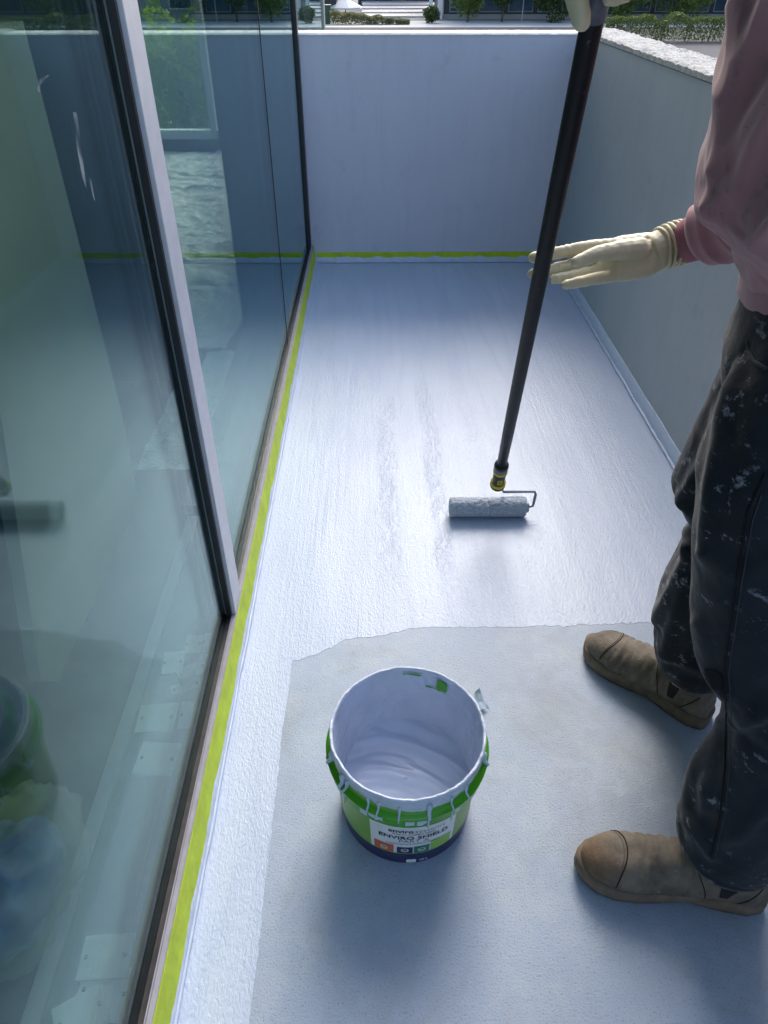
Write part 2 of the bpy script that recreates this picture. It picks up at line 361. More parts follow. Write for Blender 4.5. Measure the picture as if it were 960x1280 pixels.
def displace(me, fn):
    me.update(); nv = len(me.vertices)
    co = np.empty(nv*3); me.vertices.foreach_get('co', co); no = np.empty(nv*3); me.vertex_normals.foreach_get('vector', no)
    co = co.reshape(-1, 3); no = no.reshape(-1, 3)
    d = np.array([fn(Vector(c), Vector(n)) for c, n in zip(co, no)])
    co = co+no*d[:, None]; me.vertices.foreach_set('co', co.ravel()); me.update()
def link_mesh(name, me, mat, parent):
    loc = parent_loc(parent); me.transform(Matrix.Translation(-loc)); me.name = name
    me.materials.clear()
    me.materials.append(M[mat]); me.polygons.foreach_set('use_smooth', [True]*len(me.polygons))
    o = bpy.data.objects.new(name, me); col.objects.link(o); o.parent = parent; return o
def bvh_of(me): return BVHTree.FromPolygons([v.co.copy() for v in me.vertices], [tuple(p.vertices) for p in me.polygons])
def cast(bv, u, v, off=.002):
    d = ray(u, v).normalized(); h = bv.ray_cast(EYE, d)
    return None if h[0] is None else h[0]-d*off
def nz(p, s): return noise.noise(Vector(p)*s)

# ---------------------------------------------------------------- setting: floors, walls
XG = -.366      # outer face of the glazing
XT0, XT1 = -.343, -.334
YF, XR, ZT = 3.99, 1.0, 1.078
struct(box('balcony_floor', 'primer', None, -.375, XR, -1.6, YF, -.28, 0))
struct(MB().add([(-600, -600, -3), (600, -600, -3), (600, 900, -3), (-600, 900, -3)], [(0, 1, 2, 3)]).build('ground', 'ground'))

# wet coating on the floor: irregular leading edge, cut-in strip along the glazing
out = []
XL = XT1+.001
y = -1.55
while y < YF-.02: out.append((XL+.0035*nz((3, y, 0), 9)+.002*nz((1, y, 5), 40), y)); y += .012
x = XL
while x < XR-.005: out.append((x, YF-.004)); x += .05
y = YF-.004
while y > 1.25: out.append((XR-.004, y)); y -= .05
def edge_y(x):
    ks = [(-.215, 1.135), (-.05, 1.205), (.10, 1.243), (.34, 1.240), (.70, 1.250), (1.0, 1.262)]
    for (a, b_), (c_, d_) in zip(ks, ks[1:]):
        if a <= x <= c_: t = (x-a)/(c_-a); t = t*t*(3-2*t); return b_+(d_-b_)*t
    return ks[-1][1]
x = XR-.006
while x > -.213: out.append((x, edge_y(x)+.010*nz((x, 0, 2), 8)+.007*nz((x, 3, 2), 30)+.005*nz((x, 9, 2), 90))); x -= .004
y = 1.125
while y > -1.55: out.append((-.213+.005*nz((0, y, 4), 7)+.0025*nz((4, y, 4), 60), y)); y -= .006
k = len(out)
cb = MB(); cb.add([(a, b_, .0006) for a, b_ in out]+[(a, b_, -.001) for a, b_ in out], [tuple(range(k))]+[(i, (i+1) % k, k+(i+1) % k, k+i) for i in range(k)])
coat = cb.build('floor_coating', 'coating'); struct(coat)
coat['label'] = 'pale blue freshly rolled coating over the balcony floor'
# turned up the wall: ragged strips
def ragged(name, a, b_, nrm, h, amp, sc1, mat, parent, t=.003, step=.008):
    a = Vector(a); b_ = Vector(b_); L = (b_-a).length; n = int(L/step); d = (b_-a)/n; nrm = Vector(nrm); mb = MB(); vs = []; fs = []
    for i in range(n+1):
        p = a+d*i; hh = h+amp*nz((i*step*sc1, 3, 1), 1)+amp*.6*max(0, nz((i*step*sc1*3, 7, 1), 1))+amp*.25*nz((i*step*200, 2, 1), 1)
        vs += [p, p+nrm*t, p+nrm*t+Vector((0, 0, hh-.002)), p+Vector((0, 0, hh))]
        if i:
            o = 4*(i-1); fs += [(o+1, o+5, o+6, o+2), (o+2, o+6, o+7, o+3)]
    return mb.add(vs, fs).build(name, mat, parent, True)
ragged('upstand', (XL+.002, YF, .001), (XR, YF, .001), (0, -1, 0), .030, .012, 16, 'paint_thick', coat, .005)
ragged('upstand', (XT1, -1.5, .001), (XT1, YF-.01, .001), (1, 0, 0), .029, .010, 9, 'paint_thick', coat, .003)
ragged('upstand', (XR, 1.26, .001), (XR, YF, .001), (-1, 0, 0), .062, .004, 6, 'paint_thick', coat, .004, .02)
# rolled bead of paint in the corners and along the tape
def bead(a, b_, r, amp):
    a = Vector(a); b_ = Vector(b_); n = int((b_-a).length/.012); pts = []; rad = []
    for i in range(n+1):
        p = a.lerp(b_, i/n); pts.append(p+Vector((amp*nz((i*.1, 1, 1), 1), 0, 0))); rad.append(r*(1+.5*nz((i*.25, 6, 2), 1)))
    return MB().tube(pts, rad, 6).build('paint_bead', 'paint_thick', coat, True)
bead((XL+.003, -1.5, .006), (XL+.003, YF-.02, .006), .0035, .003)
bead((XR-.008, 1.27, .006), (XR-.008, YF-.02, .006), .006, .003)
bead((XL+.02, YF-.008, .006), (XR-.01, YF-.008, .006), .005, 0)
# parapet walls: two things, each with rendered wall and rough coping
def coping(parent, x0, x1, y0, y1, z, nx, ny, seed, k=1.0, mat='raw_concrete'):
    mb = MB(); vs = []; fs = []
    def zz(x, y): return z+k*(.004*nz((x, y, seed), 22)+.004*nz((x, y, seed), 70))
    for j in range(ny+1):
        for i in range(nx+1):
            x = x0+(x1-x0)*i/nx; y = y0+(y1-y0)*j/ny
            e = (i in (0, nx)) or (j in (0, ny))
            vs.append((x+(k*.0015*nz((x, y, 1), 40) if i in (0, nx) else 0), y+(k*.0015*nz((x, y, 2), 40) if j in (0, ny) else 0), zz(x, y)-(.006 if e else 0)))
    for j in range(ny):
        for i in range(nx): a = j*(nx+1)+i; fs.append((a, a+1, a+nx+2, a+nx+1))
    ring = [i for i in range(nx+1)]+[j*(nx+1)+nx for j in range(1, ny+1)]+[ny*(nx+1)+i for i in range(nx-1, -1, -1)]+[j*(nx+1) for j in range(ny-1, 0, -1)]
    o = len(vs); vs += [(vs[q][0], vs[q][1], z-(.022 if k == 1 else .009)) for q in ring]; n = len(ring)
    fs += [(ring[q], o+q, o+(q+1) % n, ring[(q+1) % n]) for q in range(n)]
    return mb.add(vs, fs).build('coping', mat, parent)
pf = thing('parapet_wall', (.3, YF, 0), 'blue-grey rendered parapet wall across the end of the balcony', 'wall')
box('wall_render', 'parapet_blue', pf, -.40, XR+.17, YF, YF+.17, -.6, ZT-.016)
coping(pf, -.40, XR-.003, YF-.004, YF+.174, ZT-.008, 190, 14, 3, .22, 'coping_white')
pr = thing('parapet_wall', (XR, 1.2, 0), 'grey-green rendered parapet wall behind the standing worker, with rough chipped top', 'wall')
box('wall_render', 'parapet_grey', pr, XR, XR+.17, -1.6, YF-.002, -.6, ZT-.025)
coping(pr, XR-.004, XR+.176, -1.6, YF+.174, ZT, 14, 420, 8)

# masking tape
def tape_strip(name, label, quad_fn, n, t):
    vs = []; fs = []
    for i in range(n+1):
        a, b_, nr = quad_fn(i/n); vs += [a, b_, b_+nr*t, a+nr*t]
        if i: o = 4*(i-1); fs += [(o+3, o+2, o+6, o+7), (o, o+3, o+7, o+4), (o+1, o+5, o+6, o+2)]
    return tag(MB().add(vs, fs).build(name, 'tape'), label, 'tape')
def q1(t):
    y = -1.5+(YF-.015+1.5)*t
    return Vector((XT0+.0006, y, .0935+.0008*nz((0, y, 0), 9))), Vector((XT1+.0006, y, .026+.002*nz((1, y, 0), 5))), Vector((1, 0, .1))
tape_strip('masking_tape', 'yellow-green masking tape strip along the sill of the glazing', q1, 260, .0012)
def q2(t):
    x = XT1+.006+(XR-.09-XT1)*t
    return Vector((x, YF-.0005, .058+.0015*nz((x, 2, 2), 6))), Vector((x, YF-.0005, .016)), Vector((0, -1, 0))
tape_strip('masking_tape', 'yellow-green masking tape strip along the foot of the end parapet wall', q2, 60, .0015)

# ---------------------------------------------------------------- glazing
gw = thing('window_wall', (XG, 1.3, 0), 'full height tinted glass sliding wall with silver and black frame beside the balcony', 'window')
MB().add([(x, y, z) for y in (-1.6, YF-.004) for x, z in ((-.352, -.01), (XT1, -.01), (XT1, .026), (XT0, .095), (-.352, .095))], [(0, 1, 6, 5), (1, 2, 7, 6), (2, 3, 8, 7), (3, 4, 9, 8), (4, 0, 5, 9), (4, 3, 2, 1, 0), (5, 6, 7, 8, 9)]).build('sill', 'sill_grey', gw)
box('sill_lip', 'sill_grey', gw, -.3545, -.3522, -1.6, YF-.012, 0, .099)
box('sill_track', 'bronze_frame', gw, -.3655, -.3547, -1.6, YF-.012, -.01, .092)
box('sill_gasket', 'black_gasket', gw, -.398, -.3657, -1.6, YF-.012, -.01, .078)
YM = pz(291, 772, .095).y
def mullion(y0, w_, g, zt=2.45):
    mu = box('mullion', 'silver', gw, -.372, -.3450, y0+g, y0+g+w_*.48, .0955, zt, .0015)
    box('mullion_leaf', 'silver', mu, -.372, -.3470, y0+g+w_*.48+.003, y0+g+w_, .0955, zt, .0015)
    box('gasket', 'black_gasket', mu, -.3655, -.3530, y0, y0+g-.001, .0925, zt)
    box('inner_frame', 'black_gasket', mu, -.384, -.3725, y0+.01, y0+g+w_*.7, .0955, zt)
mullion(YM, .084, .010)
cp = box('corner_post', 'black_gasket', gw, -.380, -.354, YF-.060, YF-.005, -.01, 2.45)
box('joint_seal', 'black_gasket', gw, -.396, -.3645, 2.735, 2.741, .0745, 2.45)
for (a, b_) in ((-1.6, YM-.001), (YM+.096, 2.734), (2.742, YF-.062)):
    for x0 in (-.370, -.394): box('pane', 'glass', gw, x0, x0+.004, a, b_, .075, 2.44)
for poly in ([(91, 140), (96, 140), (101, 175), (106, 215), (108, 236), (103, 222), (97, 190)], [(111, 222), (114, 222), (119, 252), (116, 246)], [(46, 112), (50, 98), (62, 93), (52, 104), (49, 118)]):
    pts_ = [px(u, v, -.3652) for u, v in poly]; MB().add(pts_, [tuple(range(len(pts_)))]).build('smudge', 'smudge', gw)
box('header', 'bronze_frame', gw, -.47, -.375, -1.6, YF, 2.452, 2.56)
fa = thing('building_facade', (-.5, 1.3, 2.6), 'light grey apartment facade above the glass sliding wall', 'building')
box('wall', 'interior_white', fa, -.62, -.39, -3.6, 7.0, 2.562, 5.2)
box('roof', 'interior_dark', fa, -4.7, -.40, -3.6, 7.1, 5.202, 5.4)

# ---------------------------------------------------------------- room behind the glass
RX0, RX1, RY0, RY1 = -4.4, -.399, -2.5, 6.9
struct(box('room_floor', 'room_slab', None, RX0, RX1, RY0, RY1, -.28, -.006))
struct(box('concrete_strip', 'room_floor', None, -.545, -.400, RY0, 2.9, -.002, .004))
struct(box('floor_track', 'sill_grey', None, -.578, -.548, RY0, 1.70, -.005, .007))
struct(box('room_ceiling', 'interior_white', None, RX0, -.63, RY0, RY1, 2.5, 2.7))
struct(MB().box(RX0-.15, RX0, RY0, 2.6, -.28, 2.7).box(RX0-.15, RX0, 6.5, RY1, -.28, 2.7).box(RX0-.15, RX0, 2.6, 6.5, -.28, .1).box(RX0-.15, RX0, 2.6, 6.5, 2.4, 2.7).build('room_wall', 'interior_white'))  # side wall with an opening for the added window
ww = thing('room_window', (RX0, 4.5, .1), 'wide clear window out of view, added to the room side wall to brighten the interior', 'window'); box('pane', 'clear_glass', ww, RX0-.08, RX0-.074, 2.61, 6.49, .11, 2.39)  # unseen window, added only to let more daylight onto the drop sheet
for yy in (2.602, 4.52, 6.42): box('frame', 'window_white', ww, RX0-.10, RX0-.05, yy, yy+.06, .11, 2.39)
struct(box('room_wall', 'interior_white', None, RX0, RX1, RY0-.15, RY0, -.28, 2.7))
struct(box('room_partition', 'interior_dark', None, RX0, -.735, 2.60, 2.72, -.004, 2.498))
WX0, WX1 = -2.02, -.50
struct(MB().box(RX0, WX0, RY1, RY1+.15, -.28, 2.5).box(WX0, WX1, RY1, RY1+.15, 2.3, 2.5).box(WX0, WX1, RY1, RY1+.15, -.28, .10).box(WX1, -.40, RY1, RY1+.15, -.28, 2.5).build('room_end_wall', 'interior_white'))
ew = thing('room_window', (WX0, RY1, .1), 'pale framed window at the far end of the room, shrub outside', 'window')
for q in ((WX0, WX0+.06, .10, 2.3), (WX1-.06, WX1, .10, 2.3), (-1.42, -1.37, .17, 2.24), (WX0+.06, WX1-.06, .10, .17), (WX0+.06, WX1-.06, 2.24, 2.3)):
    box('frame', 'window_white', ew, q[0], q[1], RY1-.03, RY1+.05, q[2], q[3])
box('pane', 'clear_glass', ew, WX0+.06, -1.425, RY1+.01, RY1+.016, .17, 2.24); box('pane', 'clear_glass', ew, -1.365, WX1-.06, RY1+.01, RY1+.016, .17, 2.24)
sw = thing('side_window', (-.42, 5.4, 0), 'clear side window of the room beyond the end parapet', 'window')
box('pane', 'clear_glass', sw, -.420, -.412, YF+.20, RY1-.02, .02, 2.5); box('frame', 'silver', sw, -.43, -.405, YF+.19, RY1-.02, -.02, .02)
c1 = px(315, 415, -.6)
pc = tag(box('column', 'interior_dark', None, -.60, -.455, 3.05, 3.25, -.006, 2.5), 'dark blue-grey column standing just inside the glass', 'column')
pc = tag(box('column', 'interior_dark', None, -.565, -.432, 4.10, 4.28, -.006, 2.5), 'dark narrow column inside, behind the glass corner post', 'column')
tag(box('timber_batten', 'interior_dark', None, -.60, -.548, 1.72, 3.04, -.006, .03), 'dark timber batten lying on the floor in front of the inside column', 'batten')

# crumpled plastic drop sheet
vs = []; fs = []; nx, ny = 170, 280
for j in range(ny+1):
    for i in range(nx+1):
        x = -3.6+(2.97)*i/nx; y = 2.80+4.0*j/ny
        p = Vector((x+.25*nz((x, y, 0), 1.5), y*.7+.3*nz((x, y, 4), 1.2), 0))
        h = abs(nz(p, 3.2))*.05+abs(nz((p.x*.7, p.y*2.2, 3), 4))*.035+abs(nz((p.x, p.y*1.6, 9), 11))*.022+abs(nz((p.x*1.4, p.y, 5), 26))*.008
        vs.append((x+.03*nz((x, y, 6), 3), y+.05*nz((x, y, 8), 3), .004+h))
for j in range(ny):
    for i in range(nx): a = j*(nx+1)+i; fs.append((a, a+1, a+nx+2, a+nx+1))
tag(MB().add(vs, fs).build('drop_sheet', 'poly', None, True), 'crumpled clear plastic drop sheet covering the floor inside the glass', 'drop sheet')
vs = []; fs = []; nx, ny = 22, 60
for j in range(ny+1):
    for i in range(nx+1):
        x = -.80+.20*i/nx; y = 1.95+.90*j/ny
        if y > 2.58: x = max(x, -.725)
        vs.append((x+.012*nz((x, y, 6), 6), y, .003+abs(nz((x*1.5, y*2, 3), 9))*.02+abs(nz((x, y, 5), 26))*.008))
for j in range(ny):
    for i in range(nx): a = j*(nx+1)+i; fs.append((a, a+1, a+nx+2, a+nx+1))
tag(MB().add(vs, fs).build('drop_sheet', 'poly', None, True), 'narrow tail of clear plastic drop sheet on the floor beside the dark batten', 'drop sheet')
# leaning board
bp = [px(47, 97, -.76), px(160, 545, -.76), px(182, 655, -.76), px(88, 886, -.76), px(68, 886, -.76), px(20, 560, -.76), px(-25, 118, -.76)]
zmin = min(p.z for p in bp); bp = [Vector((p.x, p.y, p.z-zmin-.006)) for p in bp] if zmin < -.006 else bp
kb = len(bp)
lb = MB().add([p for p in bp]+[p-Vector((.03, 0, 0)) for p in bp], [tuple(range(kb)), tuple(range(2*kb-1, kb-1, -1))]+[(i, (i+1) % kb, kb+(i+1) % kb, kb+i) for i in range(kb)])
tag(lb.build('leaning_board', 'board'), 'pale tapered board standing inside behind the glass', 'board')
# white plates and tiles on the floor inside
random.seed(11)
def plate(u, v, wx, wy, rz, z0, label):
    c_ = pz(u, v, z0)
    o = bpy.data.objects.new('wall_plate', None); col.objects.link(o); o.location = (c_.x, c_.y, z0-.012); o.rotation_euler = (0, 0, R(rz))
    tag(o, label, 'plate', 'white plates lying inside the glass')
    t = .012
    def part(nm, mt, a): 
        me_b = MB().box(*a); me = bpy.data.meshes.new(nm); me.from_pydata(me_b.v, [], me_b.f); me.materials.append(M[mt])
        q = finish(nm, me, o, False, .002); return q
    part('plate', 'tile', (-wx/2, wx/2, -wy/2, wy/2, 0, t))
    for sx in (-1, 1): part('screw_hole', 'interior_dark', (sx*wx*.38-.003, sx*wx*.38+.003, -.003, .003, t, t+.001))
    return o
for (u, v, wx, wy, rz, z, lb_) in [(196, 897, .085, .075, 2, .006, 'large white plate inside, beside the narrow white plate'), (238, 893, .05, .075, 4, .006, 'narrow white plate inside, between large plate and glass'),
        (196, 948, .085, .08, -4, .006, 'large white plate lying alone inside, nearer the bag'), (132, 1195, .085, .07, 3, .012, 'white plate inside, uppermost of the lower pile'),
        (130, 1240, .09, .08, -6, .006, 'white plate inside, middle of the lower pile'), (100, 1268, .08, .06, 28, .020, 'tilted white plate inside at the lower pile edge'),
        (216, 828, .05, .07, 6, .006, 'small white plate in the loose cluster inside, next to the mullion foot'), (242, 805, .04, .06, 2, .006, 'upright small white plate in the loose cluster inside'),
        (262, 803, .035, .065, 3, .006, 'small white plate in the cluster lying against the sill'), (240, 838, .07, .04, 32, .018, 'angled white plate resting on the loose cluster inside'),
        (232, 858, .07, .03, 22, .006, 'narrow angled white offcut below the loose cluster inside')]:
    plate(u, v, wx, wy, rz, z, lb_)
# bag of rubbish inside
def blob(c_, rx, ry, rz, amp, sc_, name, mat, parent, n=40):
    rs = []
    for i in range(1, n):
        th = math.pi*i/n; ring = []
        for j in range(n*2):
            ph = math.pi*j/n; d = Vector((math.sin(th)*math.cos(ph), math.sin(th)*math.sin(ph), math.cos(th)))
            k_ = 1+amp*(1-2*abs(nz(d+Vector(c_), sc_)))+amp*.4*nz(d, sc_*4)
            ring.append((c_[0]+rx*d.x*k_, c_[1]+ry*d.y*k_, max(-.005, c_[2]+rz*d.z*k_)))
        rs.append(ring)
    return MB().rings(rs).build(name, mat, parent, True)
bc = pz(22, 1110, .05)
bgt = thing('plastic_bag', (bc.x, bc.y, 0), 'clear plastic bag with dark blue contents lying inside behind the glass', 'bag')
blob((bc.x-.02, bc.y, .055), .085, .11, .06, .18, 2.0, 'contents', 'blue_stuff', bgt)
blob((bc.x-.02, bc.y+.01, .065), .11, .15, .075, .25, 2.2, 'film', 'bag_film', bgt)

# ---------------------------------------------------------------- bucket of paint
BX, BY = .052, .770
bk = thing('paint_bucket', (BX, BY, 0), 'green plastic pail of pale blue paint standing on the grey floor', 'bucket')
def rb(z): return .1275+.0095*(z/.185)
NS = 96
MB().lathe([(rb(.042), .042), (rb(.1), .1), (rb(.172), .172)], BX, BY, 0, NS).build('body', 'pail_lime', bk, True)
MB().lathe([(.05, .001), (.123, .0005), (.1268, .003), (rb(.0425)+.0004, .0425)], BX, BY, 0, NS).build('base_band', 'pail_navy', bk, True)
MB().lathe([(.1368, .166), (.1435, .163), (.1455, .167), (.1462, .186), (.1470, .193), (.1505, .195), (.1510, .201), (.1430, .204), (.1408, .206), (.1402, .226)], BX, BY, 0, NS).build('skirt_band', 'pail_green', bk, True)
rim = MB(); rs = []
prof = [(.1408, .217), (.1416, .222), (.1412, .230), (.1418, .237), (.1428, .243), (.1420, .2465), (.1395, .2472), (.1368, .2455), (.1362, .237), (.1345, .20), (.131, .15), (.127, .10), (.125, .075)]
for i, (r, z) in enumerate(prof):
    ring = []
    for j in range(NS*2):
        a = math.pi*j/NS; q = Vector((math.cos(a), math.sin(a), z*4))
        dr = .0016*nz(q, 3)+.0012*nz(q, 11); dz = (.0022*nz(q, 5)+.0012*nz(q, 17)) if 2 <= i <= 8 else 0
        if i == 0: dz = .012*nz(q, 3)+.006*nz(q, 9)-.002
        if i == 0: dr = -.0002
        if i > 8: dr = -.0042*abs(nz(q, 2.4))-.0016*abs(nz((a*9, z*12, 3), 1.7))
        ring.append((BX+(r+dr)*math.cos(a), BY+(r+dr)*math.sin(a), z+dz))
    rs.append(ring)
rim.rings(rs, False); rim.build('rim', 'paint', bk, True)
# surface of the paint inside, swirled
vs = [(BX, BY, .078+.008*(1-2*abs(noise.noise(Vector((0, 0, .6)))))+.0015*noise.noise(Vector((0, 0, 2.1))))]; fs = []; nr, na = 46, 120
for i in range(1, nr+1):
    for j in range(na):
        r = .1265*i/nr; a = 2*math.pi*j/na; x = r*math.cos(a); y = r*math.sin(a)
        yy_ = y+.35*x+3*x*x; sw_ = Vector((x*9, yy_*42, 1)); h = .005*(1-2*abs(noise.noise(sw_*.6)))+.0015*noise.noise(sw_*2.1)+.012*y/.12+.05*max(0, (r/.127)-.75)**1.5*max(0, math.sin(a))
        vs.append((BX+x, BY+y, .078+h))
for j in range(na): fs.append((0, 1+j, 1+(j+1) % na))
for i in range(nr-1):
    for j in range(na): a = 1+i*na+j; b_ = 1+i*na+(j+1) % na; fs.append((a, b_, b_+na, a+na))
MB().add(vs, fs).build('paint_fill', 'paint_wet', bk, True)
# bare green patches inside the rim, drips outside
def wrap_patch(name, mat, rfun, a0, a1, z0, z1, off, parent, n=14, jag=0, m_=4):
    vs = []; fs = []
    for k_ in range(m_+1):
        for i in range(n+1):
            a = a0+(a1-a0)*i/n; z = z0+(z1-z0)*k_/m_+jag*(nz((a*9, 2+k_, 3), 1.3) if k_ in (0, m_) else 0); r = rfun(z)+off
            vs.append((BX+r*math.cos(a), BY+r*math.sin(a), z))
    for k_ in range(m_):
        for i in range(n): a = k_*(n+1)+i; fs.append((a, a+1, a+n+2, a+n+1))
    return MB().add(vs, fs).build(name, mat, parent, True)
rin = lambda z: .1345+.0018*(z-.20)/.037
wrap_patch('bare_patch', 'pail_green', rin, R(52), R(62), .212, .236, -.0045, bk, 10, .002)
wrap_patch('bare_patch', 'pail_green', rin, R(76), R(92), .2335, .2375, -.0045, bk, 16, .002)
wrap_patch('bare_patch', 'pail_green', rin, R(52), R(72), .207, .2095, -.004, bk, 16, .003)
random.seed(5)
for adeg in (-146, -141, -123, -112, -96, -79, -58, -49, -20, -165, 20):
    a = R(adeg+random.uniform(-3, 3)); L = random.choice((.002, .006, .012, .022, .030)); da = random.uniform(-.03, .03); rr = .1478
    P_ = lambda r, z, t: (BX+r*math.cos(a+da*t), BY+r*math.sin(a+da*t), z)
    w_ = random.uniform(.0012, .0030)
    MB().tube([P_(.1418, .224, 0), P_(.1428, .208, .3), P_(.1472, .2035, .5), P_(.1515, .1995, .7), P_(.149, .193, .9), P_(rr, .191-L, 1)], [w_*2.2, w_*1.5, w_*1.4, w_, w_*.7, w_*.9], 8, 0, True).build('paint_drip', 'paint_thick', bk, True)
for k_ in range(16):
    a0_ = random.uniform(-180, 0); wrap_patch('paint_smear', 'paint_thick', lambda z: .1475+.0038*max(0, (z-.19)/.01), R(a0_), R(a0_+random.uniform(2, 8)), .178+random.random()*.012, .196, .0008, bk, 8, .008)
# label
A0 = R(-86)
def lab(name, mat, x0, x1, z0, z1, off, parent): return wrap_patch(name, mat, rb, A0+x0/.13, A0+x1/.13, z0, z1, off, parent, max(2, int((x1-x0)/.006)), 0, 2)
LB = lab('label', 'label_white', -.080, .080, .047, .158, .0006, bk); LB['label'] = 'white label with black lettering and four coloured squares'
lab('swatch', 'lab_orange', -.073, -.036, .048, .078, .0012, LB); lab('swatch', 'lab_navy', -.030, -.001, .048, .072, .0012, LB)
lab('swatch', 'lab_green', .001, .030, .048, .074, .0012, LB); lab('swatch', 'lab_lime', .032, .073, .048, .0835, .0012, LB)
def text_on(s, size, x, z, mat, bold=0, align='CENTER', off=.0018, sx=1.0, shear=0, parent=LB, name='lettering'):
    cu = bpy.data.curves.new('t', 'FONT'); cu.body = s; cu.size = size; cu.align_x = align; cu.offset = bold; cu.resolution_u = 2; cu.shear = shear
    o = bpy.data.objects.new('t', cu); col.objects.link(o); dg = bpy.context.evaluated_depsgraph_get(); dg.update()
    me = bpy.data.meshes.new_from_object(o.evaluated_get(dg)); bpy.data.objects.remove(o)
    mb = MB(); vs = []
    for v_ in me.vertices:
        xx = x+v_.co.x*sx; zz = z+v_.co.y; a = A0+xx/.13; r = rb(zz)+off; vs.append((BX+r*math.cos(a), BY+r*math.sin(a), zz))
    mb.add(vs, [tuple(p.vertices) for p in me.polygons]); return mb.build(name, mat, parent)
text_on('enviro', .0165, -.001, .1290, 'ink', .0003, 'RIGHT', sx=1.05); text_on('systems', .0165, .0005, .1290, 'ink_grey', -.0001, 'LEFT', sx=1.05)
text_on('Protective Coatings & Sealants', .0058, 0, .1215, 'ink', .0001, sx=1.05)
text_on('ENVIRO SHIELD', .0168, 0, .1040, 'ink', .0003, sx=1.08)
text_on('PART A', .0150, 0, .0915, 'ink_grey', 0, sx=1.1)
text_on('Protective Barrier & Waterproof Membrane', .0052, 0, .0845, 'ink', .00008, sx=1.05)
text_on('10 L', .010, .020, .016, 'label_white', .0002, off=.0024)
lab('volume_mark', 'label_white', -.012, .006, .012, .025, .0024, LB)
for xx, s_ in ((-.054, 'O'), (-.0155, 'O'), (.0155, 'O')):
    text_on(s_, .020, xx, .0545, 'label_white', .0, off=.0018, sx=1.0, name='emblem'); text_on('~', .014, xx, .056, 'label_white', .0003, off=.0019, name='emblem')
# scrap of film beside the bucket
sp = pz(600, 876); mb = MB(); vs = []; fs = []
for j in range(7):
    for i in range(7):
        vs.append((sp.x-.012+.03*i/6*(1-j/9), sp.y-.028+.045*j/6, .004+.012*abs(nz((i*.5, j*.5, 1), 1.3))+.003*j/6*i))
for j in range(6):
    for i in range(6): a = j*7+i; fs.append((a, a+1, a+8, a+7))
tag(mb.add(vs, fs).build('paint_scrap', 'paint_thick', None, True), 'small crumpled scrap of paint skin on the floor behind the green pail', 'scrap')

# ---------------------------------------------------------------- roller on its pole
ROY, ROZ, RR = 1.700, .031, .030
pole_bot = pd(622, 606, 2.075); pole_top_vis = pd(738.5, 35, .876)
pdir = (pole_top_vis-pole_bot).normalized(); pole_len = 1.62
ro = thing('paint_roller', (.335, ROY, 0), 'paint-laden roller on a long black extension pole, resting on the wet floor', 'paint roller')
RXa, RXb = pz(561, 648).x, pz(657, 648).x
rs = []; nn = 72; ns = 110
for i in range(ns+1):
    x = RXa+(RXb-RXa)*i/ns; e = min(i, ns-i); k_ = 1 if e > 2 else (.62, .86, .96)[e]; ring = []
    for j in range(nn):
        a = 2*math.pi*j/nn; q = Vector((x*60, math.cos(a)*1.9, math.sin(a)*1.9)); r = RR*k_+.0022*nz(q, 1.6)+.0016*nz(q, 4.5)
        ring.append((x, ROY+r*math.cos(a), max(.0045, ROZ+.003+r*math.sin(a))))
    rs.append(ring)
slv = MB().rings(rs).build('sleeve', 'nap', ro, True)
MB().tube([(RXb-.002, ROY, ROZ+.003), (RXb+.006, ROY, ROZ+.003)], .018, 20).build('end_cap', 'wire', slv)
xe = RXb+.027
cxp = pole_bot.x+.002
wz = ROZ+.003
pb2 = pole_bot-pdir*.012
MB().tube([(RXb+.002, ROY, wz), (xe-.014, ROY, wz), (xe-.007, ROY+.001, wz+.002), (xe-.004, ROY+.006, wz+.008), (xe+.002, ROY+.022, wz+.030), (xe-.001, ROY+.026, wz+.036), (xe-.010, ROY+.027, wz+.037), (pb2.x+.03, ROY+.026, wz+.037), (pb2.x+.008, pb2.y+.004, pb2.z-.002), tuple(pole_bot+pdir*.02)], .0042, 10).build('frame_wire', 'wire', ro, True)
def ptube(name, mat, s0, s1, r0, r1=None, parent=ro, n=24, mid=None):
    r1 = r1 or r0
    return MB().tube([pole_bot+pdir*(s0+(s1-s0)*t) for t in (0, .12, .88, 1)], [r0*.92, r0, r1, r1*.94], n).build(name, mat, parent, True)
hd = ptube('handle', 'black_gasket', -.012, .085, .0165, .0185)
ptube('knob', 'collar_yellow', .004, .022, .0215, .0225, hd); ptube('knob_grip', 'black_gasket', -.002, .012, .0222, .0225, hd)
ptube('yellow_band', 'collar_yellow', .088, .097, .0205, .0205, hd); ptube('ferrule', 'collar_grey', .098, .118, .0192, .0192, hd); ptube('ferrule_cap', 'black_gasket', .119, .130, .0205, .0198, hd)
side = pdir.cross(Vector((0, -1, 0))).normalized(); fr = side.cross(pdir).normalized()
if fr.y > 0: fr = -fr
lc = pole_bot+pdir*.05+fr*.0185
MB().add([lc-side*.007-pdir*.014, lc+side*.007-pdir*.014, lc+side*.007+pdir*.014, lc-side*.007+pdir*.014], [(0, 1, 2, 3)]).build('maker_mark', 'collar_yellow', hd)
for k_ in (-.006, .0, .006):
    l2 = lc+fr*.0006+pdir*k_; MB().add([l2-side*.004-pdir*.0016, l2+side*.004-pdir*.0016, l2+side*.004+pdir*.0016, l2-side*.004+pdir*.0016], [(0, 1, 2, 3)]).build('mark_bar', 'black_gasket', hd)
pole = ptube('pole', 'pole_black', .128, pole_len-.02, .0146, .0146)
gs = (pole_top_vis-pole_bot).length+.012
ptube('grip', 'grip_grey', gs, pole_len, .0172, .0172)

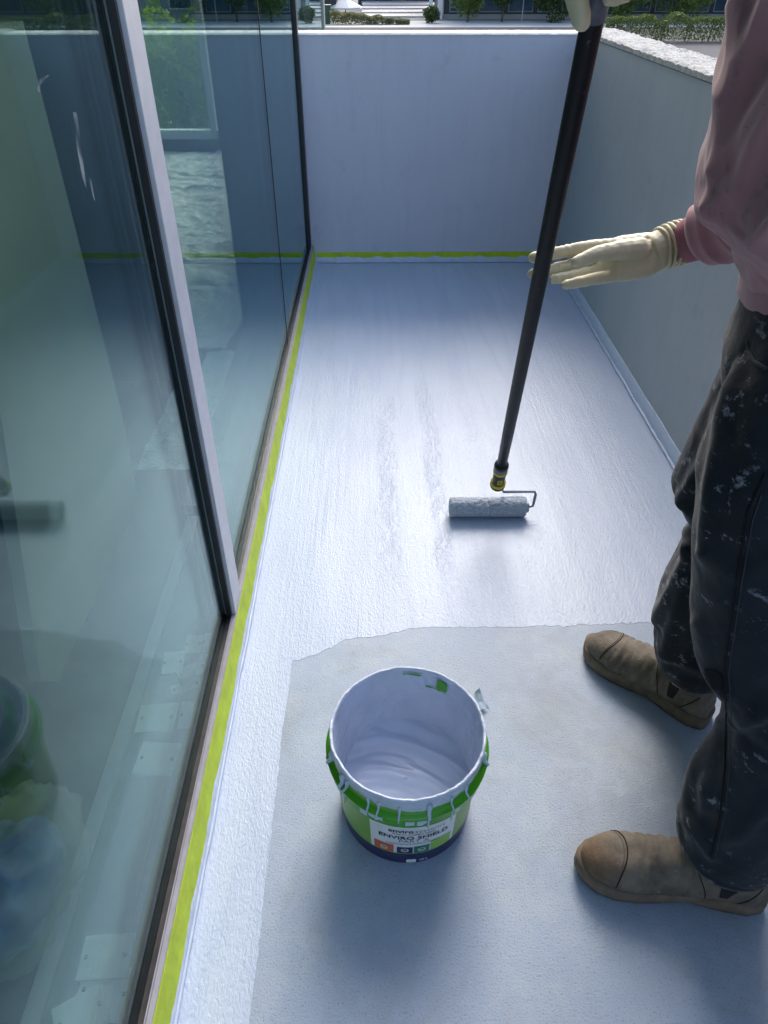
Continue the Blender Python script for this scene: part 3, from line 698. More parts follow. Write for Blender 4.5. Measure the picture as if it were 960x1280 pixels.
# ---------------------------------------------------------------- the worker
pe = thing('person', (.62, .82, 0), 'person in pink hoodie, paint-splashed dark jeans, boots and cream gloves holding the roller pole', 'person')
def hring(cx, cy, rx, ry, z, n=36, tiltx=0, tilty=0, p=2.3, rot=0):
    r_ = []
    for j in range(n):
        a = 2*math.pi*j/n; c_, s_ = math.cos(a), math.sin(a)
        X = math.copysign(abs(c_)**(2/p), c_)*rx; Y = math.copysign(abs(s_)**(2/p), s_)*ry
        x = X*math.cos(rot)-Y*math.sin(rot); y = X*math.sin(rot)+Y*math.cos(rot)
        r_.append(Vector((cx+x, cy+y, z+tiltx*x+tilty*y)))
    return r_
# -- trousers
near = [(.140, .598, .606, .078, .080), (.18, .600, .610, .079, .081), (.28, .604, .628, .082, .082), (.36, .618, .645, .077, .080), (.43, .620, .662, .078, .081), (.50, .590, .688, .102, .094), (.58, .570, .705, .110, .098), (.68, .555, .725, .114, .102), (.80, .548, .752, .120, .108), (.90, .578, .775, .128, .112), (.98, .61, .80, .13, .115)]
far = [(.150, .668, .985, .062, .064), (.19, .662, .985, .070, .070), (.27, .650, .985, .080, .078), (.36, .644, .980, .084, .081), (.45, .652, .975, .086, .083), (.53, .664, .972, .092, .088), (.62, .608, .962, .100, .096), (.70, .612, .95, .102, .10), (.80, .622, .932, .110, .102), (.90, .635, .91, .122, .105), (.98, .645, .89, .125, .11)]
tb = MB()
tb.rings([hring(x, y, rx, ry, z, 36, -.10, 0) for z, x, y, rx, ry in near]); tb.rings([hring(x, y, rx, ry, z, 36, -.05, .1) for z, x, y, rx, ry in far])
tb.rings([hring(.61, .845, .120, .160, .86, p=2), hring(.61, .845, .138, .175, .93, p=2), hring(.612, .845, .138, .172, 1.0, p=2), hring(.612, .845, .132, .165, 1.05, p=2)])
jm = remesh(tb, .005, 10)
def segd(px_, pz_, a, b_):
    dx, dz = b_[0]-a[0], b_[1]-a[1]; t = ((px_-a[0])*dx+(pz_-a[1])*dz)/(dx*dx+dz*dz); t = max(0, min(1, t))
    return math.hypot(px_-a[0]-dx*t, pz_-a[1]-dz*t)
def topx(c_):
    q = _RY.transposed() @ (c_-EYE); dd = q.dot(_F); return 480+FPX*q.x/dd, 640-FPX*q.dot(_U)/dd
JF = [(0, [(886, 900), (872, 950), (850, 1002)], .010, 11), (0, [(846, 1006), (868, 1034), (892, 1066)], .009, 10), (0, [(962, 885), (928, 902), (894, 896)], .009, 12), (0, [(898, 905), (886, 960), (880, 1010)], .006, 9),
      (0, [(918, 455), (902, 530), (890, 610), (880, 690)], .008, 12), (0, [(960, 1000), (925, 1040), (900, 1050)], .007, 11), (0, [(960, 700), (925, 720), (885, 700)], .004, 14), (0, [(868, 780), (880, 830), (905, 870)], .007, 11),
      (1, [(866, 684), (842, 735), (822, 775)], .010, 9), (1, [(856, 730), (838, 790), (832, 835)], .008, 8), (1, [(905, 510), (880, 580), (850, 628)], .009, 10), (1, [(848, 640), (858, 665), (868, 700)], .009, 9), (1, [(816, 800), (845, 822), (880, 838)], .006, 8)]
def jfold(c_, n_):
    e_ = 0
    if n_.dot(c_-EYE) < 0:
        u_, v_ = topx(c_); leg_ = 0 if c_.y < .84 else 1
        for lg, pts, A_, w_ in JF:
            if lg != leg_: continue
            q = min(segd(u_, v_, a, b_) for a, b_ in zip(pts, pts[1:]))
            if q < 40: e_ += A_*(math.exp(-(q/w_)**2)-.4*math.exp(-(q/(2.2*w_))**2))
        e_ *= min(1, .3+2*-n_.dot((c_-EYE).normalized()))
    return e_+jfold0(c_, n_)
def jfold0(c_, n_):
    low = max(0, min(1, (.62-c_.z)/.3)); d = .004*nz((c_.x*.7, c_.y*.7, c_.z*.9), 6)
    d += (.006*low+.0015)*(1-2*abs(nz((c_.x*1.6+c_.z*.9, c_.y*1.3, c_.z*.9-c_.x*.8), 5)))
    d += .0016*(1-2*abs(nz((c_.x*2+c_.z*1.6, c_.y*2, c_.z*2.2-c_.x), 8)))+.0006*nz(c_, 45)
    return d
JF = [(a, p, A_*1.5, w_) for a, p, A_, w_ in JF]
displace(jm, jfold); jb = bvh_of(jm)
jeans = link_mesh('trousers', jm, 'denim', pe)
def surf_line(name, bv, pix, rad, mat, parent, off=.001, n=60):
    pts = []
    for t in range(n+1):
        s_ = t/n*(len(pix)-1); i = min(int(s_), len(pix)-2); f_ = s_-i
        u = pix[i][0]*(1-f_)+pix[i+1][0]*f_; v = pix[i][1]*(1-f_)+pix[i+1][1]*f_
        h = cast(bv, u, v, off)
        if h and (not pts or (h-pts[-1]).length < .06): pts.append(h)
    if len(pts) > 3: return MB().tube(pts, rad, 6).build(name, mat, parent, True)
def surf_patch(name, bv, pix, mat, parent, off=.002, sub=5):
    cu = sum(p[0] for p in pix)/len(pix); cv = sum(p[1] for p in pix)/len(pix); vs = []; fs = []
    c_ = cast(bv, cu, cv, off)
    if not c_: return
    vs.append(c_); n = len(pix)
    for k_ in range(1, sub+1):
        for (u, v) in pix:
            h = cast(bv, cu+(u-cu)*k_/sub, cv+(v-cv)*k_/sub, off); vs.append(h if h and (h-c_).length < .15 else vs[-1])
    for j in range(n): fs.append((0, 1+j, 1+(j+1) % n))
    for k_ in range(sub-1):
        for j in range(n): a = 1+k_*n+j; b_ = 1+k_*n+(j+1) % n; fs.append((a, b_, b_+n, a+n))
    return MB().add(vs, fs).build(name, mat, parent, True)
surf_line('side_seam', jb, [(958, 590), (935, 640), (922, 720), (912, 790), (905, 840), (908, 890), (906, 960), (900, 1020), (888, 1072)], .0016, 'hole', jeans, .0012, 120)
surf_line('seam_stitch', jb, [(952, 618), (941, 650), (928, 724), (918, 792), (911, 842), (914, 890), (912, 960), (906, 1020), (894, 1070)], .0008, 'thread', jeans, .0012, 120)
surf_patch('torn_knee', jb, [(874, 838), (880, 836), (888, 837), (896, 840), (902, 845), (904, 855), (902, 864), (897, 861), (893, 864), (887, 857), (883, 858), (878, 850)], 'hole', jeans, .003)
surf_patch('worn_knee', jb, [(882, 852), (886, 858), (892, 864), (898, 863), (903, 866), (908, 875), (911, 884), (907, 893), (900, 899), (895, 897), (890, 890), (886, 878), (883, 866)], 'denim_light', jeans, .0016)
surf_line('pocket_edge', jb, [(934, 425), (936, 440), (943, 452), (958, 461)], .0025, 'thread', jeans, .001, 30)
# hems
def hem(pts_z, name='hem'):
    z, x, y, rx, ry = pts_z
    return MB().rings([hring(x, y, rx-.001, ry-.001, z+.012, 36, -.10), hring(x, y, rx+.002, ry+.002, z+.004, 36, -.10), hring(x, y, rx+.001, ry+.001, z-.004, 36, -.10), hring(x, y, rx-.004, ry-.004, z-.002, 36, -.10)], False).build(name, 'denim', jeans, True)
hem(near[0]); hem(far[0])

# -- boots
def boot(toe, heel, parent, scuff):
    toe = Vector((toe[0], toe[1], 0)); heel = Vector((heel[0], heel[1], 0)); ax = (toe-heel); L = ax.length; ax.normalize(); sd = Vector((-ax.y, ax.x, 0))
    o = bpy.data.objects.new('boot', None); o.empty_display_size = .1; col.objects.link(o); o.parent = parent; o.location = heel-parent_loc(parent)
    W = lambda s_, y_, z_: heel+ax*(s_*L)+sd*y_+Vector((0, 0, z_))
    st = [(.0, .022, .065), (.02, .034, .095), (.10, .042, .118), (.25, .043, .125), (.40, .044, .120), (.52, .048, .108), (.64, .052, .096), (.76, .053, .088), (.86, .049, .080), (.94, .038, .068), (.985, .022, .052), (1.0, .008, .042)]
    mb = MB(); rs = []
    for s_, hw, top in st:
        z0 = .016; ring = []
        for j in range(28):
            a = 2*math.pi*j/28; c_, si = math.cos(a), math.sin(a)
            yy = math.copysign(abs(c_)**.75, c_)*hw; zz = z0+(top-z0)*(.5+.5*math.copysign(abs(si)**.8, si))
            ring.append(W(s_, yy*(1-.25*max(0, si)), zz))
        rs.append(ring)
    mb.rings(rs)
    mb.rings([[W(.20+.17*math.cos(2*math.pi*j/24)*k_+dx, .046*math.sin(2*math.pi*j/24)*k_, z) for j in range(24)] for z, k_, dx in ((.04, .85, .02), (.09, 1.0, .01), (.13, .95, -.01), (.18, .92, -.02))])
    me = remesh(mb, .0045, 6)
    displace(me, lambda c_, n_: (.0022*math.sin((c_-heel).dot(ax)*260+6*nz(c_, 14))*(.4+.6*abs(nz(c_, 9)))*(1 if .42 < (c_-heel).dot(ax)/L < .74 and c_.z > .04 else 0))+.0024*nz(c_, 24)+.0032*nz((c_-heel).dot(ax)*Vector((1, 0, 0))+Vector((0, 0, c_.z*.3)), 70)*(1 if .38 < (c_-heel).dot(ax)/L < .74 else .2))
    bv = bvh_of(me)
    up = link_mesh('upper', me, 'leather', o)
    # sole
    rs = []
    so_ = [(-.02, .018), (.0, .030), (.08, .041), (.25, .040), (.42, .038), (.55, .046), (.68, .054), (.80, .055), (.90, .049), (.97, .034), (1.01, .016), (1.022, .006)]
    mb = MB()
    for s_, hw in so_:
        arch = .008 if .33 < s_ < .5 else 0; toeup = .010*max(0, (s_-.8)/.2)**2
        zs = (.001+arch+toeup, .012+toeup, .026+toeup*.7, .036+toeup*.5); hwz = (.95, 1.0, 1.0, .93)
        rs.append([W(s_, -hw*h_, z_) for z_, h_ in zip(zs, hwz)]+[W(s_, hw*h_, z_) for z_, h_ in zip(zs[::-1], hwz[::-1])])
    mb.rings(rs).build('sole', 'sole', o, True)
    # toe cap: scuffed skin over the front and its seam
    def onto(s_, a, off=.0012):
        c_ = W(s_, 0, .04); d = (sd*math.cos(a)+Vector((0, 0, 1))*math.sin(a)).normalized(); h = bv.ray_cast(c_, d)
        return (h[0] if h[0] else W(s_, .04*math.cos(a), .03+.04*math.sin(a)))+d*off
    for k_, (s0, amp) in enumerate(((.765, .0), (.78, .0))):
        MB().tube([onto(s0+.05*math.cos(a)**2, a, .0005) for a in [R(5+170*i/24) for i in range(25)]], .0011, 6).build('toe_cap_seam', 'hole' if k_ == 0 else 'sole', up, True)
    if scuff: up.data.materials[0] = M['leather_scuff']
    # elastic gore and seams on both sides
    for sg in (-1, 1):
        vs = []; fs = []
        for i in range(8):
            for j in range(9):
                t = j/8; hw = .055*(1-.6*(1-i/7)**2); s_ = .255+hw*(t*2-1); z_ = .058+.115*i/7
                c_ = W(s_, 0, z_); h = bv.ray_cast(c_, sd*sg); vs.append((h[0] if h[0] else c_+sd*sg*.045)+sd*sg*.0012)
        for i in range(7):
            for j in range(8): q = i*9+j; fs.append((q, q+1, q+10, q+9))
        MB().add(vs, fs).build('elastic_gore', 'gore', o, True)
        pts = []
        for t in range(12):
            s_ = .17-.09*t/11; z_ = .045+.05*t/11; c_ = W(s_, 0, z_); h = bv.ray_cast(c_, sd*sg)
            if h[0]: pts.append(h[0]+sd*sg*.0004)
        if len(pts) > 3: MB().tube(pts, .0011, 6).build('heel_seam', 'hole', up, True)
        pts = []
        for t in range(14):
            s_ = .345+.10*(t/13)**1.6; z_ = .045+.075*t/13; c_ = W(s_, 0, z_); h = bv.ray_cast(c_, sd*sg)
            if h[0]: pts.append(h[0]+sd*sg*.0004)
        if len(pts) > 3: MB().tube(pts, .0010, 6).build('side_seam', 'hole', up, True)
    return o
t1 = pz(724, 1072, .03); h1 = pz(953, 1112, .03)
t2 = pz(736, 800, .03); h2 = pz(886, 893, .03)
boot((t1.x, t1.y), (h1.x, h1.y), pe, True); boot((t2.x, t2.y), (h2.x, h2.y), pe, False)

# -- hoodie
sh_n = Vector((.46, .66, 1.44)); sh_f = Vector((.48, 1.03, 1.43))
el_f = Vector((.66, 1.13, 1.075)); wr_f = pd(850, 305, 1.285)
el_n = Vector((.30, .585, 1.60)); 
hand_c = pole_bot+pdir*((pole_top_vis-pole_bot).length+.085)
wr_n = hand_c+Vector((.055, -.075, .075))
tor = [(.985, .625, .85, .145, .182), (1.03, .612, .85, .156, .194), (1.075, .568, .848, .170, .208), (1.12, .555, .846, .166, .206), (1.20, .546, .846, .162, .200), (1.30, .532, .846, .158, .198), (1.38, .512, .845, .145, .196), (1.44, .490, .845, .122, .185), (1.49, .465, .845, .085, .12), (1.52, .450, .845, .065, .08)]
hb = MB(); hb.rings([hring(x, y, rx, ry, z, 40, -.18) for z, x, y, rx, ry in tor])
hb.tube([sh_n+Vector((0, .08, -.02)), sh_n, sh_n.lerp(el_n, .5), el_n, el_n.lerp(wr_n, .5), wr_n.lerp(el_n, .12)], [.085, .085, .074, .064, .056, .046], 20)
hb.tube([sh_f+Vector((0, -.08, -.02)), sh_f, sh_f.lerp(el_f, .5), el_f, el_f.lerp(wr_f, .5), wr_f.lerp(el_f, .32), wr_f.lerp(el_f, .20)], [.085, .085, .074, .066, .058, .056, .046], 20)
hb.tube([(.50, .70, 1.50), (.56, .76, 1.52), (.60, .845, 1.53), (.56, .93, 1.52), (.50, .99, 1.50)], [.04, .06, .07, .06, .04], 14)   # hood lying on the back
hm = remesh(hb, .005, 10)
FOLDS = []
for pix, A_, w_ in (([(914, -40), (912, 49), (901, 98), (888, 197), (884, 270)], .020, .010), ([(975, -20), (958, 10), (926, 75), (906, 131), (890, 213)], .024, .010), ([(975, 85), (960, 111), (932, 154), (899, 213), (886, 255)], .023, .010),
        ([(990, 105), (960, 154), (926, 213), (893, 262), (874, 305)], .030, .013), ([(985, 268), (960, 289), (926, 321), (900, 350)], .017, .010), ([(1010, 180), (985, 230), (965, 300), (950, 350)], .014, .014), ([(1040, 40), (1010, 130), (990, 200)], .014, .014)):
    pts = [py(u, v, .665) for u, v in pix]
    FOLDS.append(([(p.x, p.z) for p in pts], A_, w_))
def hfold(c_, n_):
    if c_.z > 1.5: return .004*nz(c_, 9)
    if c_.y > 1.06 and c_.z < 1.36: return .008*(1-2*abs(nz(((c_-wr_f).length*1.0, c_.x*.3, c_.z*.3), 26)))
    # project along the line of sight onto the fold plane
    r_ = c_-EYE; k_ = .665/max(.2, r_.y); X_, Z_ = r_.x*k_, EYE.z+r_.z*k_
    side = max(0, min(1, .55-n_.y*1.2))*min(1, .25+2.0*max(0, -n_.dot(r_.normalized()))); d = 0
    if side > 0:
        for pts, A_, w_ in FOLDS:
            q = min(segd(X_, Z_, a, b_) for a, b_ in zip(pts, pts[1:]))
            if q < .1: d += A_*(math.exp(-(q/w_)**2)-.45*math.exp(-(q/(2.4*w_))**2))
        d *= side
    wv = .90*c_.x-.44*c_.z+.06*nz(c_, 3)
    d += (1-side)*.007*(1-2*abs(nz((wv*1.0, c_.y*.5, c_.z*.3), 13)))+.002*nz(c_, 16)+.002*(1-2*abs(nz((wv*1.2, c_.y*.6, c_.z*.5), 24)))
    return d*min(1, max(0, (c_.z-.99)/.05))
displace(hm, hfold); hbv = bvh_of(hm)
hood = link_mesh('hoodie', hm, 'fleece', pe)
MB().rings([hring(.618, .85, .150, .183, 1.045, 48, -.18, p=2.1), hring(.622, .85, .154, .187, 1.015, 48, -.18, p=2.1), hring(.626, .85, .152, .185, .968, 48, -.18, p=2.1), hring(.628, .85, .142, .176, .956, 48, -.18, p=2.1)], True).build('hem_band', 'fleece', hood, True)
def cuff(a, b_, r0, r1):
    return MB().tube([a.lerp(b_, t) for t in (0, .1, .5, .9, 1)], [r0*.95, r0, (r0+r1)/2, r1, r1*.93], 28).build('cuff', 'fleece_rib', hood, True)
fdir = (wr_f-el_f).normalized()
cuff(wr_f-fdir*.075, wr_f-fdir*.002, .043, .037); ndir = (wr_n-el_n).normalized(); cuff(wr_n-ndir*.07, wr_n, .042, .037)

# -- gloves: open far hand behind the pole, near hand gripping the pole
D0 = 1.285
def PD(u, v, d): return pd(u, v, D0+d)
g = MB()
g.tube([PD(846, 303, .0), PD(832, 307, .0), PD(815, 316, .004)], [.033, .032, .034], 20)
pal = []
cv_ = ray(750, 320).normalized(); 
for (u, vt, vb, th, dd) in ((834, 287, 333, .024, .0), (815, 290, 345, .024, .002), (795, 292, 350, .022, .006), (775, 295, 352, .020, .010), (757, 300, 352, .016, .014), (745, 303, 350, .013, .016)):
    c_ = PD(u, (vt+vb)/2, dd); up_ = (PD(u, vt, dd)-PD(u, vb, dd))/2; ring = []
    for j in range(20):
        a = 2*math.pi*j/20; ring.append(c_+up_*math.cos(a)+cv_*th*math.sin(a))
    pal.append(ring)
g.rings(pal)
def fing(pts, r): g.tube([PD(*p) for p in pts], r, 12, 0, True)
fing([(772, 307, .012), (738, 309, .022), (706, 314, .030), (667, 322, .038)], [.0135, .0122, .0112, .0100])          # index
fing([(768, 322, .016), (735, 326, .030), (704, 334, .042), (666, 342, .044)], [.0132, .0118, .0108, .0095])          # middle
fing([(764, 336, .012), (734, 341, .020), (712, 346, .024), (692, 349, .026)], [.0125, .0112, .0105, .0088])          # ring
fing([(764, 345, .008), (740, 349, -.002), (722, 353, -.006), (707, 356, -.006)], [.0115, .0105, .0098, .0082])          # little
fing([(800, 312, -.014), (772, 313, -.026), (745, 318, -.034), (721, 327, -.036)], [.021, .0165, .0135, .0100])       # thumb
gm = remesh(g, .0021, 4)
displace(gm, lambda c_, n_: .0006*nz(c_, 120)+.0009*(1-2*abs(nz((c_.x*2.2, c_.y, c_.z*.5), 45))))
gl = link_mesh('glove', gm, 'latex', pe)
wd = (PD(852, 301, 0)-PD(826, 309, .002)).normalized()
for k_, (t, r) in enumerate(((-.006, .0355), (.002, .037), (.010, .0375), (.018, .038), (.026, .0375))):
    c_ = PD(832, 309, .001)+wd*t*1.2; a = wd.orthogonal().normalized(); b_ = wd.cross(a)
    ring = [c_+(a*math.cos(2*math.pi*j/32)+b_*math.sin(2*math.pi*j/32))*(r+.001*nz((j*.3, k_, 1), 1))+wd*.003*nz((math.cos(j*.2), math.sin(j*.2), k_), 1.5) for j in range(33)]
    MB().tube(ring, .0034, 8).build('rolled_cuff', 'latex_roll', gl, True)
# gripping hand
g = MB(); e1 = pdir.cross(ray(730, 20)).normalized()
if e1.x < 0: e1 = -e1
e2 = pdir.cross(e1).normalized()
if e2.y < 0: e2 = -e2            # e1 to the right, e2 away from the eye
hs = (pole_top_vis-pole_bot).length+.045
def cyl(s_, a, r): return pole_bot+pdir*(hs+s_)+(e1*math.cos(a)+e2*math.sin(a))*r
for k_ in range(4):
    s_ = .024+.022*k_; rr = .0172+.0105
    g.tube([cyl(s_, R(-15), rr+.006), cyl(s_, R(30), rr), cyl(s_, R(75), rr), cyl(s_, R(120), rr), cyl(s_, R(165), rr), cyl(s_, R(205), rr+.002)], [.0125, .0122, .0115, .011, .0105, .009], 12, 0, True)
g.rings([[cyl(s_, R(-40), .036)+(e1*math.cos(R(-40)+math.pi/2)+e2*math.sin(R(-40)+math.pi/2))*.030*math.cos(t)+(e1*math.cos(R(-40))+e2*math.sin(R(-40)))*.015*math.sin(t) for t in [2*math.pi*j/16 for j in range(16)]] for s_ in (.008, .02, .06, .095, .105)])
tip = pd(727, 27, .845); mid = pd(720, -8, .835); bs_ = pd(724, -55, .82)
g.tube([cyl(.09, R(-60), .035), bs_, mid, tip], [.018, .0165, .0145, .0118], 14, 0, True)
pc_ = cyl(.06, R(-40), .04); g.tube([pc_, pc_.lerp(wr_n, .5), wr_n, wr_n-ndir*.02], [.032, .031, .031, .032], 18)
gm = remesh(g, .0032, 5); displace(gm, lambda c_, n_: .0006*nz(c_, 110)); link_mesh('glove', gm, 'latex', pe)

# -- body under the clothes, head above the frame
b = MB()
hc = Vector((.345, .83, 1.665))
b.rings([hring(hc.x+dx, hc.y, rx, ry, hc.z+dz, 28, 0, 0, 2.1) for dz, dx, rx, ry in ((-.125, -.035, .035, .035), (-.105, -.02, .065, .055), (-.07, -.008, .082, .066), (-.02, 0, .092, .073), (.03, .005, .097, .076), (.075, .008, .088, .07), (.105, .008, .06, .05), (.12, .008, .02, .02))])
b.tube([(.45, .845, 1.43), (.42, .84, 1.50), (.375, .832, 1.60)], [.065, .056, .052], 18)
b.tube([hc+Vector((-.085, 0, .022)), hc+Vector((-.108, 0, -.015)), hc+Vector((-.095, 0, -.03))], [.008, .013, .012], 10, 0, True)
for s_ in (-1, 1):
    b.tube([hc+Vector((.012, s_*.074, .018)), hc+Vector((.022, s_*.084, .0)), hc+Vector((.010, s_*.078, -.03))], [.012, .013, .008], 10, 0, True)
b.rings([hring(x+.01, y, rx*.8, ry*.8, z, 28, -.1) for z, x, y, rx, ry in [(.93, .59, .85, .14, .18)]+tor[:-1]])
for ch in ((sh_n, el_n, wr_n), (sh_f, el_f, wr_f)):
    b.tube([ch[0], ch[0].lerp(ch[1], .5), ch[1], ch[1].lerp(ch[2], .4), ch[2]], [.055, .048, .040, .038, .027], 14)
for ch in (near, far): b.rings([hring(x, y, rx*.72, ry*.72, z-(.03 if i == 0 else 0), 20) for i, (z, x, y, rx, ry) in enumerate(ch)])
bm_ = remesh(b, .006, 5); body = link_mesh('body', bm_, 'skin', pe)
hr = MB().rings([hring(hc.x+dx, hc.y, rx, ry, hc.z+dz, 28, -.35, 0, 2.1) for dz, dx, rx, ry in ((-.03, .035, .070, .076), (.03, .014, .099, .082), (.08, .012, .094, .077), (.115, .012, .066, .056), (.132, .012, .02, .02))])
hmx = remesh(hr, .006, 3); displace(hmx, lambda c_, n_: .004*nz((c_.x*2, c_.y*6, c_.z*2), 18)); link_mesh('hair', hmx, 'hair', pe)
for s_ in (-1, 1):
    ec = hc+Vector((-.080, s_*.030, .022))
    ey = MB().rings([[ec+Vector((.013*math.cos(t_), .013*math.sin(t_)*math.cos(2*math.pi*j/14), .013*math.sin(t_)*math.sin(2*math.pi*j/14))) for j in range(14)] for t_ in [math.pi*(i+.3)/8.6 for i in range(9)]]).build('eye', 'eye_white', pe, True)
    MB().rings([[ec+Vector((-.0115, .0055*k_*math.cos(2*math.pi*j/14), .0055*k_*math.sin(2*math.pi*j/14)))-Vector((.0022*(1-k_), 0, 0)) for j in range(14)] for k_ in (1, .6, .1)]).build('iris', 'iris', ey, True)
    MB().tube([ec+Vector((-.010, s_*-.014, .020)), ec+Vector((-.013, 0, .024)), ec+Vector((-.004, s_*.018, .019))], [.003, .004, .002], 8).build('eyebrow', 'hair', pe, True)
MB().tube([hc+Vector((-.083, -.022, -.062)), hc+Vector((-.090, 0, -.060)), hc+Vector((-.083, .022, -.062))], [.003, .0055, .003], 8, 0, True).build('mouth', 'lip', pe, True)

# ---------------------------------------------------------------- across the street
GZ = -3.0
def gp(u, v): return pz(u, v, GZ)
def leaves(pts_fn, n, size, seed):
    rnd = random.Random(seed); vs = []; fs = []
    for i in range(n):
        p = pts_fn(rnd); s_ = size*rnd.uniform(.6, 1.3)
        d = Vector((rnd.gauss(0, 1), rnd.gauss(0, 1), rnd.gauss(0, 1))).normalized(); e = d.orthogonal().normalized(); e = Matrix.Rotation(rnd.uniform(0, 6.28), 3, d) @ e; f_ = d.cross(e)
        o = len(vs); vs += [p-e*s_, p-f_*s_*.5, p+e*s_, p+f_*s_*.5]; fs.append((o, o+1, o+2, o+3))
    return vs, fs
def shrub(name, label, u0, u1, vb, h, mat, n=3500, size=.10, trunk=.25, group=None, cat='shrub', depth=None, seed=1, lean=0):
    a = gp(u0, vb); b_ = gp(u1, vb); c_ = (a+b_)/2; rx = abs(b_.x-a.x)/2; ryy = depth or rx
    t = thing(name, (c_.x, c_.y, GZ), label, cat, group)
    hz = h/2; zc = GZ+h*trunk+h*(1-trunk)/2; rz_ = h*(1-trunk)/2
    def pf_(rnd):
        while True:
            d = Vector((rnd.gauss(0, 1), rnd.gauss(0, 1), rnd.gauss(0, 1))).normalized(); r = rnd.random()**.30
            k_ = .82+.38*noise.noise(d*1.7+Vector((seed*3.1, 0, 0)))+.22*noise.noise(d*4+Vector((0, seed, 0)))
            q = d*r*k_
            return Vector((c_.x+q.x*rx*1.1, c_.y+q.y*ryy, max(GZ+.03, zc+q.z*rz_*1.15+lean*q.x*rx)))
    vs, fs = leaves(pf_, n, size, seed)
    MB().add(vs, fs).build('crown', mat, t)
    tr = MB(); tr.tube([(c_.x, c_.y, GZ-.05), (c_.x+.05, c_.y, GZ+h*trunk), (c_.x, c_.y+.05, GZ+h*.7)], [.09, .07, .03], 8)
    rnd = random.Random(seed)
    for k_ in range(5):
        an = k_*1.26; tr.tube([(c_.x+.03, c_.y, GZ+h*(.25+.08*k_)), (c_.x+math.cos(an)*rx*.5, c_.y+math.sin(an)*ryy*.5, GZ+h*(.5+.08*k_))], [.04, .015], 6)
    tr.build('trunk', 'bark', t, True); return t
struct(MB().add([(gp(340, 27).x-60, gp(0, 30).y-4, GZ+.01), (120, gp(0, 30).y-4, GZ+.01), (120, gp(0, 30).y+3, GZ+.01), (gp(340, 27).x-60, gp(0, 30).y+3, GZ+.01)], [(0, 1, 2, 3)]).build('pavement', 'paving'))
struct(box('road', 'asphalt', None, -150, 150, 36, gp(0, 30).y-4.2, GZ-.2, GZ+.006))
A = gp(458, 22); B = gp(540, 10)
for i in range(4):      # stepped forecourt
    y0 = A.y+i*(B.y-A.y)/4; s_ = box('forecourt_step', 'paving', None, A.x-.5, B.x+1.5, y0, B.y+.5, GZ+.012+.12*i, GZ+.12*(i+1)); struct(s_)
bd = thing('dark_building', (gp(500, 9).x, gp(500, 9).y+6, GZ), 'dark carport building beyond the end parapet with cars inside', 'building')
X0, X1 = gp(452, 9).x, gp(542, 9).x; Y0 = gp(500, 9).y+1
zb = GZ+.482
box('back_wall', 'dark_cladding', bd, X0, X1, Y0+7, Y0+7.4, zb, zb+6)
box('side_wall', 'dark_cladding', bd, X0-.4, X0, Y0, Y0+7.4, zb-.4, zb+6); box('side_wall', 'dark_cladding', bd, X1, X1+.4, Y0, Y0+7.4, zb-.4, zb+6)
box('upper_storey', 'grey_cladding', bd, X0-.4, X1+.4, Y0-.2, Y0+7.4, zb+3.1, zb+6); box('slab', 'paving', bd, X0, X1, Y0-.2, Y0+7, zb-.3, zb)
xo = gp(503, 9).x; box('post', 'orange_wood', bd, xo-.2, xo+.2, Y0, Y0+.3, zb, zb+3.1)
def car(u, mat, label):
    x = gp(u, 9).x; y = Y0+1.2; t = thing('parked_car', (x, y, zb), label, 'car', 'cars in the carport')
    mb = MB(); rs = []
    for yy, z0, z1, hw in ((0, .30, .62, .78), (.10, .24, .78, .86), (1.1, .22, .92, .9), (1.8, .22, .96, .9), (3.6, .22, .98, .9), (4.1, .26, .92, .86), (4.25, .34, .7, .78)):
        rs.append([(x-hw, y+yy, zb+z0), (x-hw*1.0, y+yy, zb+(z0+z1)/2), (x-hw*.92, y+yy, zb+z1), (x+hw*.92, y+yy, zb+z1), (x+hw, y+yy, zb+(z0+z1)/2), (x+hw, y+yy, zb+z0)])
    mb.rings(rs).build('body', mat, t, True)
    mb = MB().rings([[(x-.78, y+1.15, zb+.9), (x+.78, y+1.15, zb+.9), (x+.8, y+3.7, zb+.94), (x-.8, y+3.7, zb+.94)], [(x-.62, y+1.85, zb+1.42), (x+.62, y+1.85, zb+1.42), (x+.62, y+3.1, zb+1.44), (x-.62, y+3.1, zb+1.44)]]); cb_ = mb.build('cabin', 'window_blue', t)
    box('roof', mat, cb_, x-.61, x+.61, y+1.9, y+3.05, zb+1.442, zb+1.48)
    for sx in (-1, 1):
        box('headlight', 'lamp_lens', t, x+sx*.62-.17, x+sx*.62+.17, y-.02, y+.12, zb+.60, zb+.74)
        for yy in (.85, 3.4):
            wh = MB().tube([(x+sx*.70, y+yy, zb+.31), (x+sx*.92, y+yy, zb+.31)], .31, 20).build('wheel', 'rubber', t); MB().tube([(x+sx*.90, y+yy, zb+.31), (x+sx*.93, y+yy, zb+.31)], .18, 14).build('rim', 'car_silver', wh)
    box('bumper', 'rubber', t, x-.7, x+.7, y-.05, y+.05, zb+.32, zb+.46); box('number_plate', 'white_paint', t, x-.26, x+.26, y-.065, y-.051, zb+.42, zb+.53)
car(480, 'car_silver', 'silver car parked in the dark carport, by the grey side wall'); car(520, 'car_white', 'white car parked in the dark carport, beside the conifer')
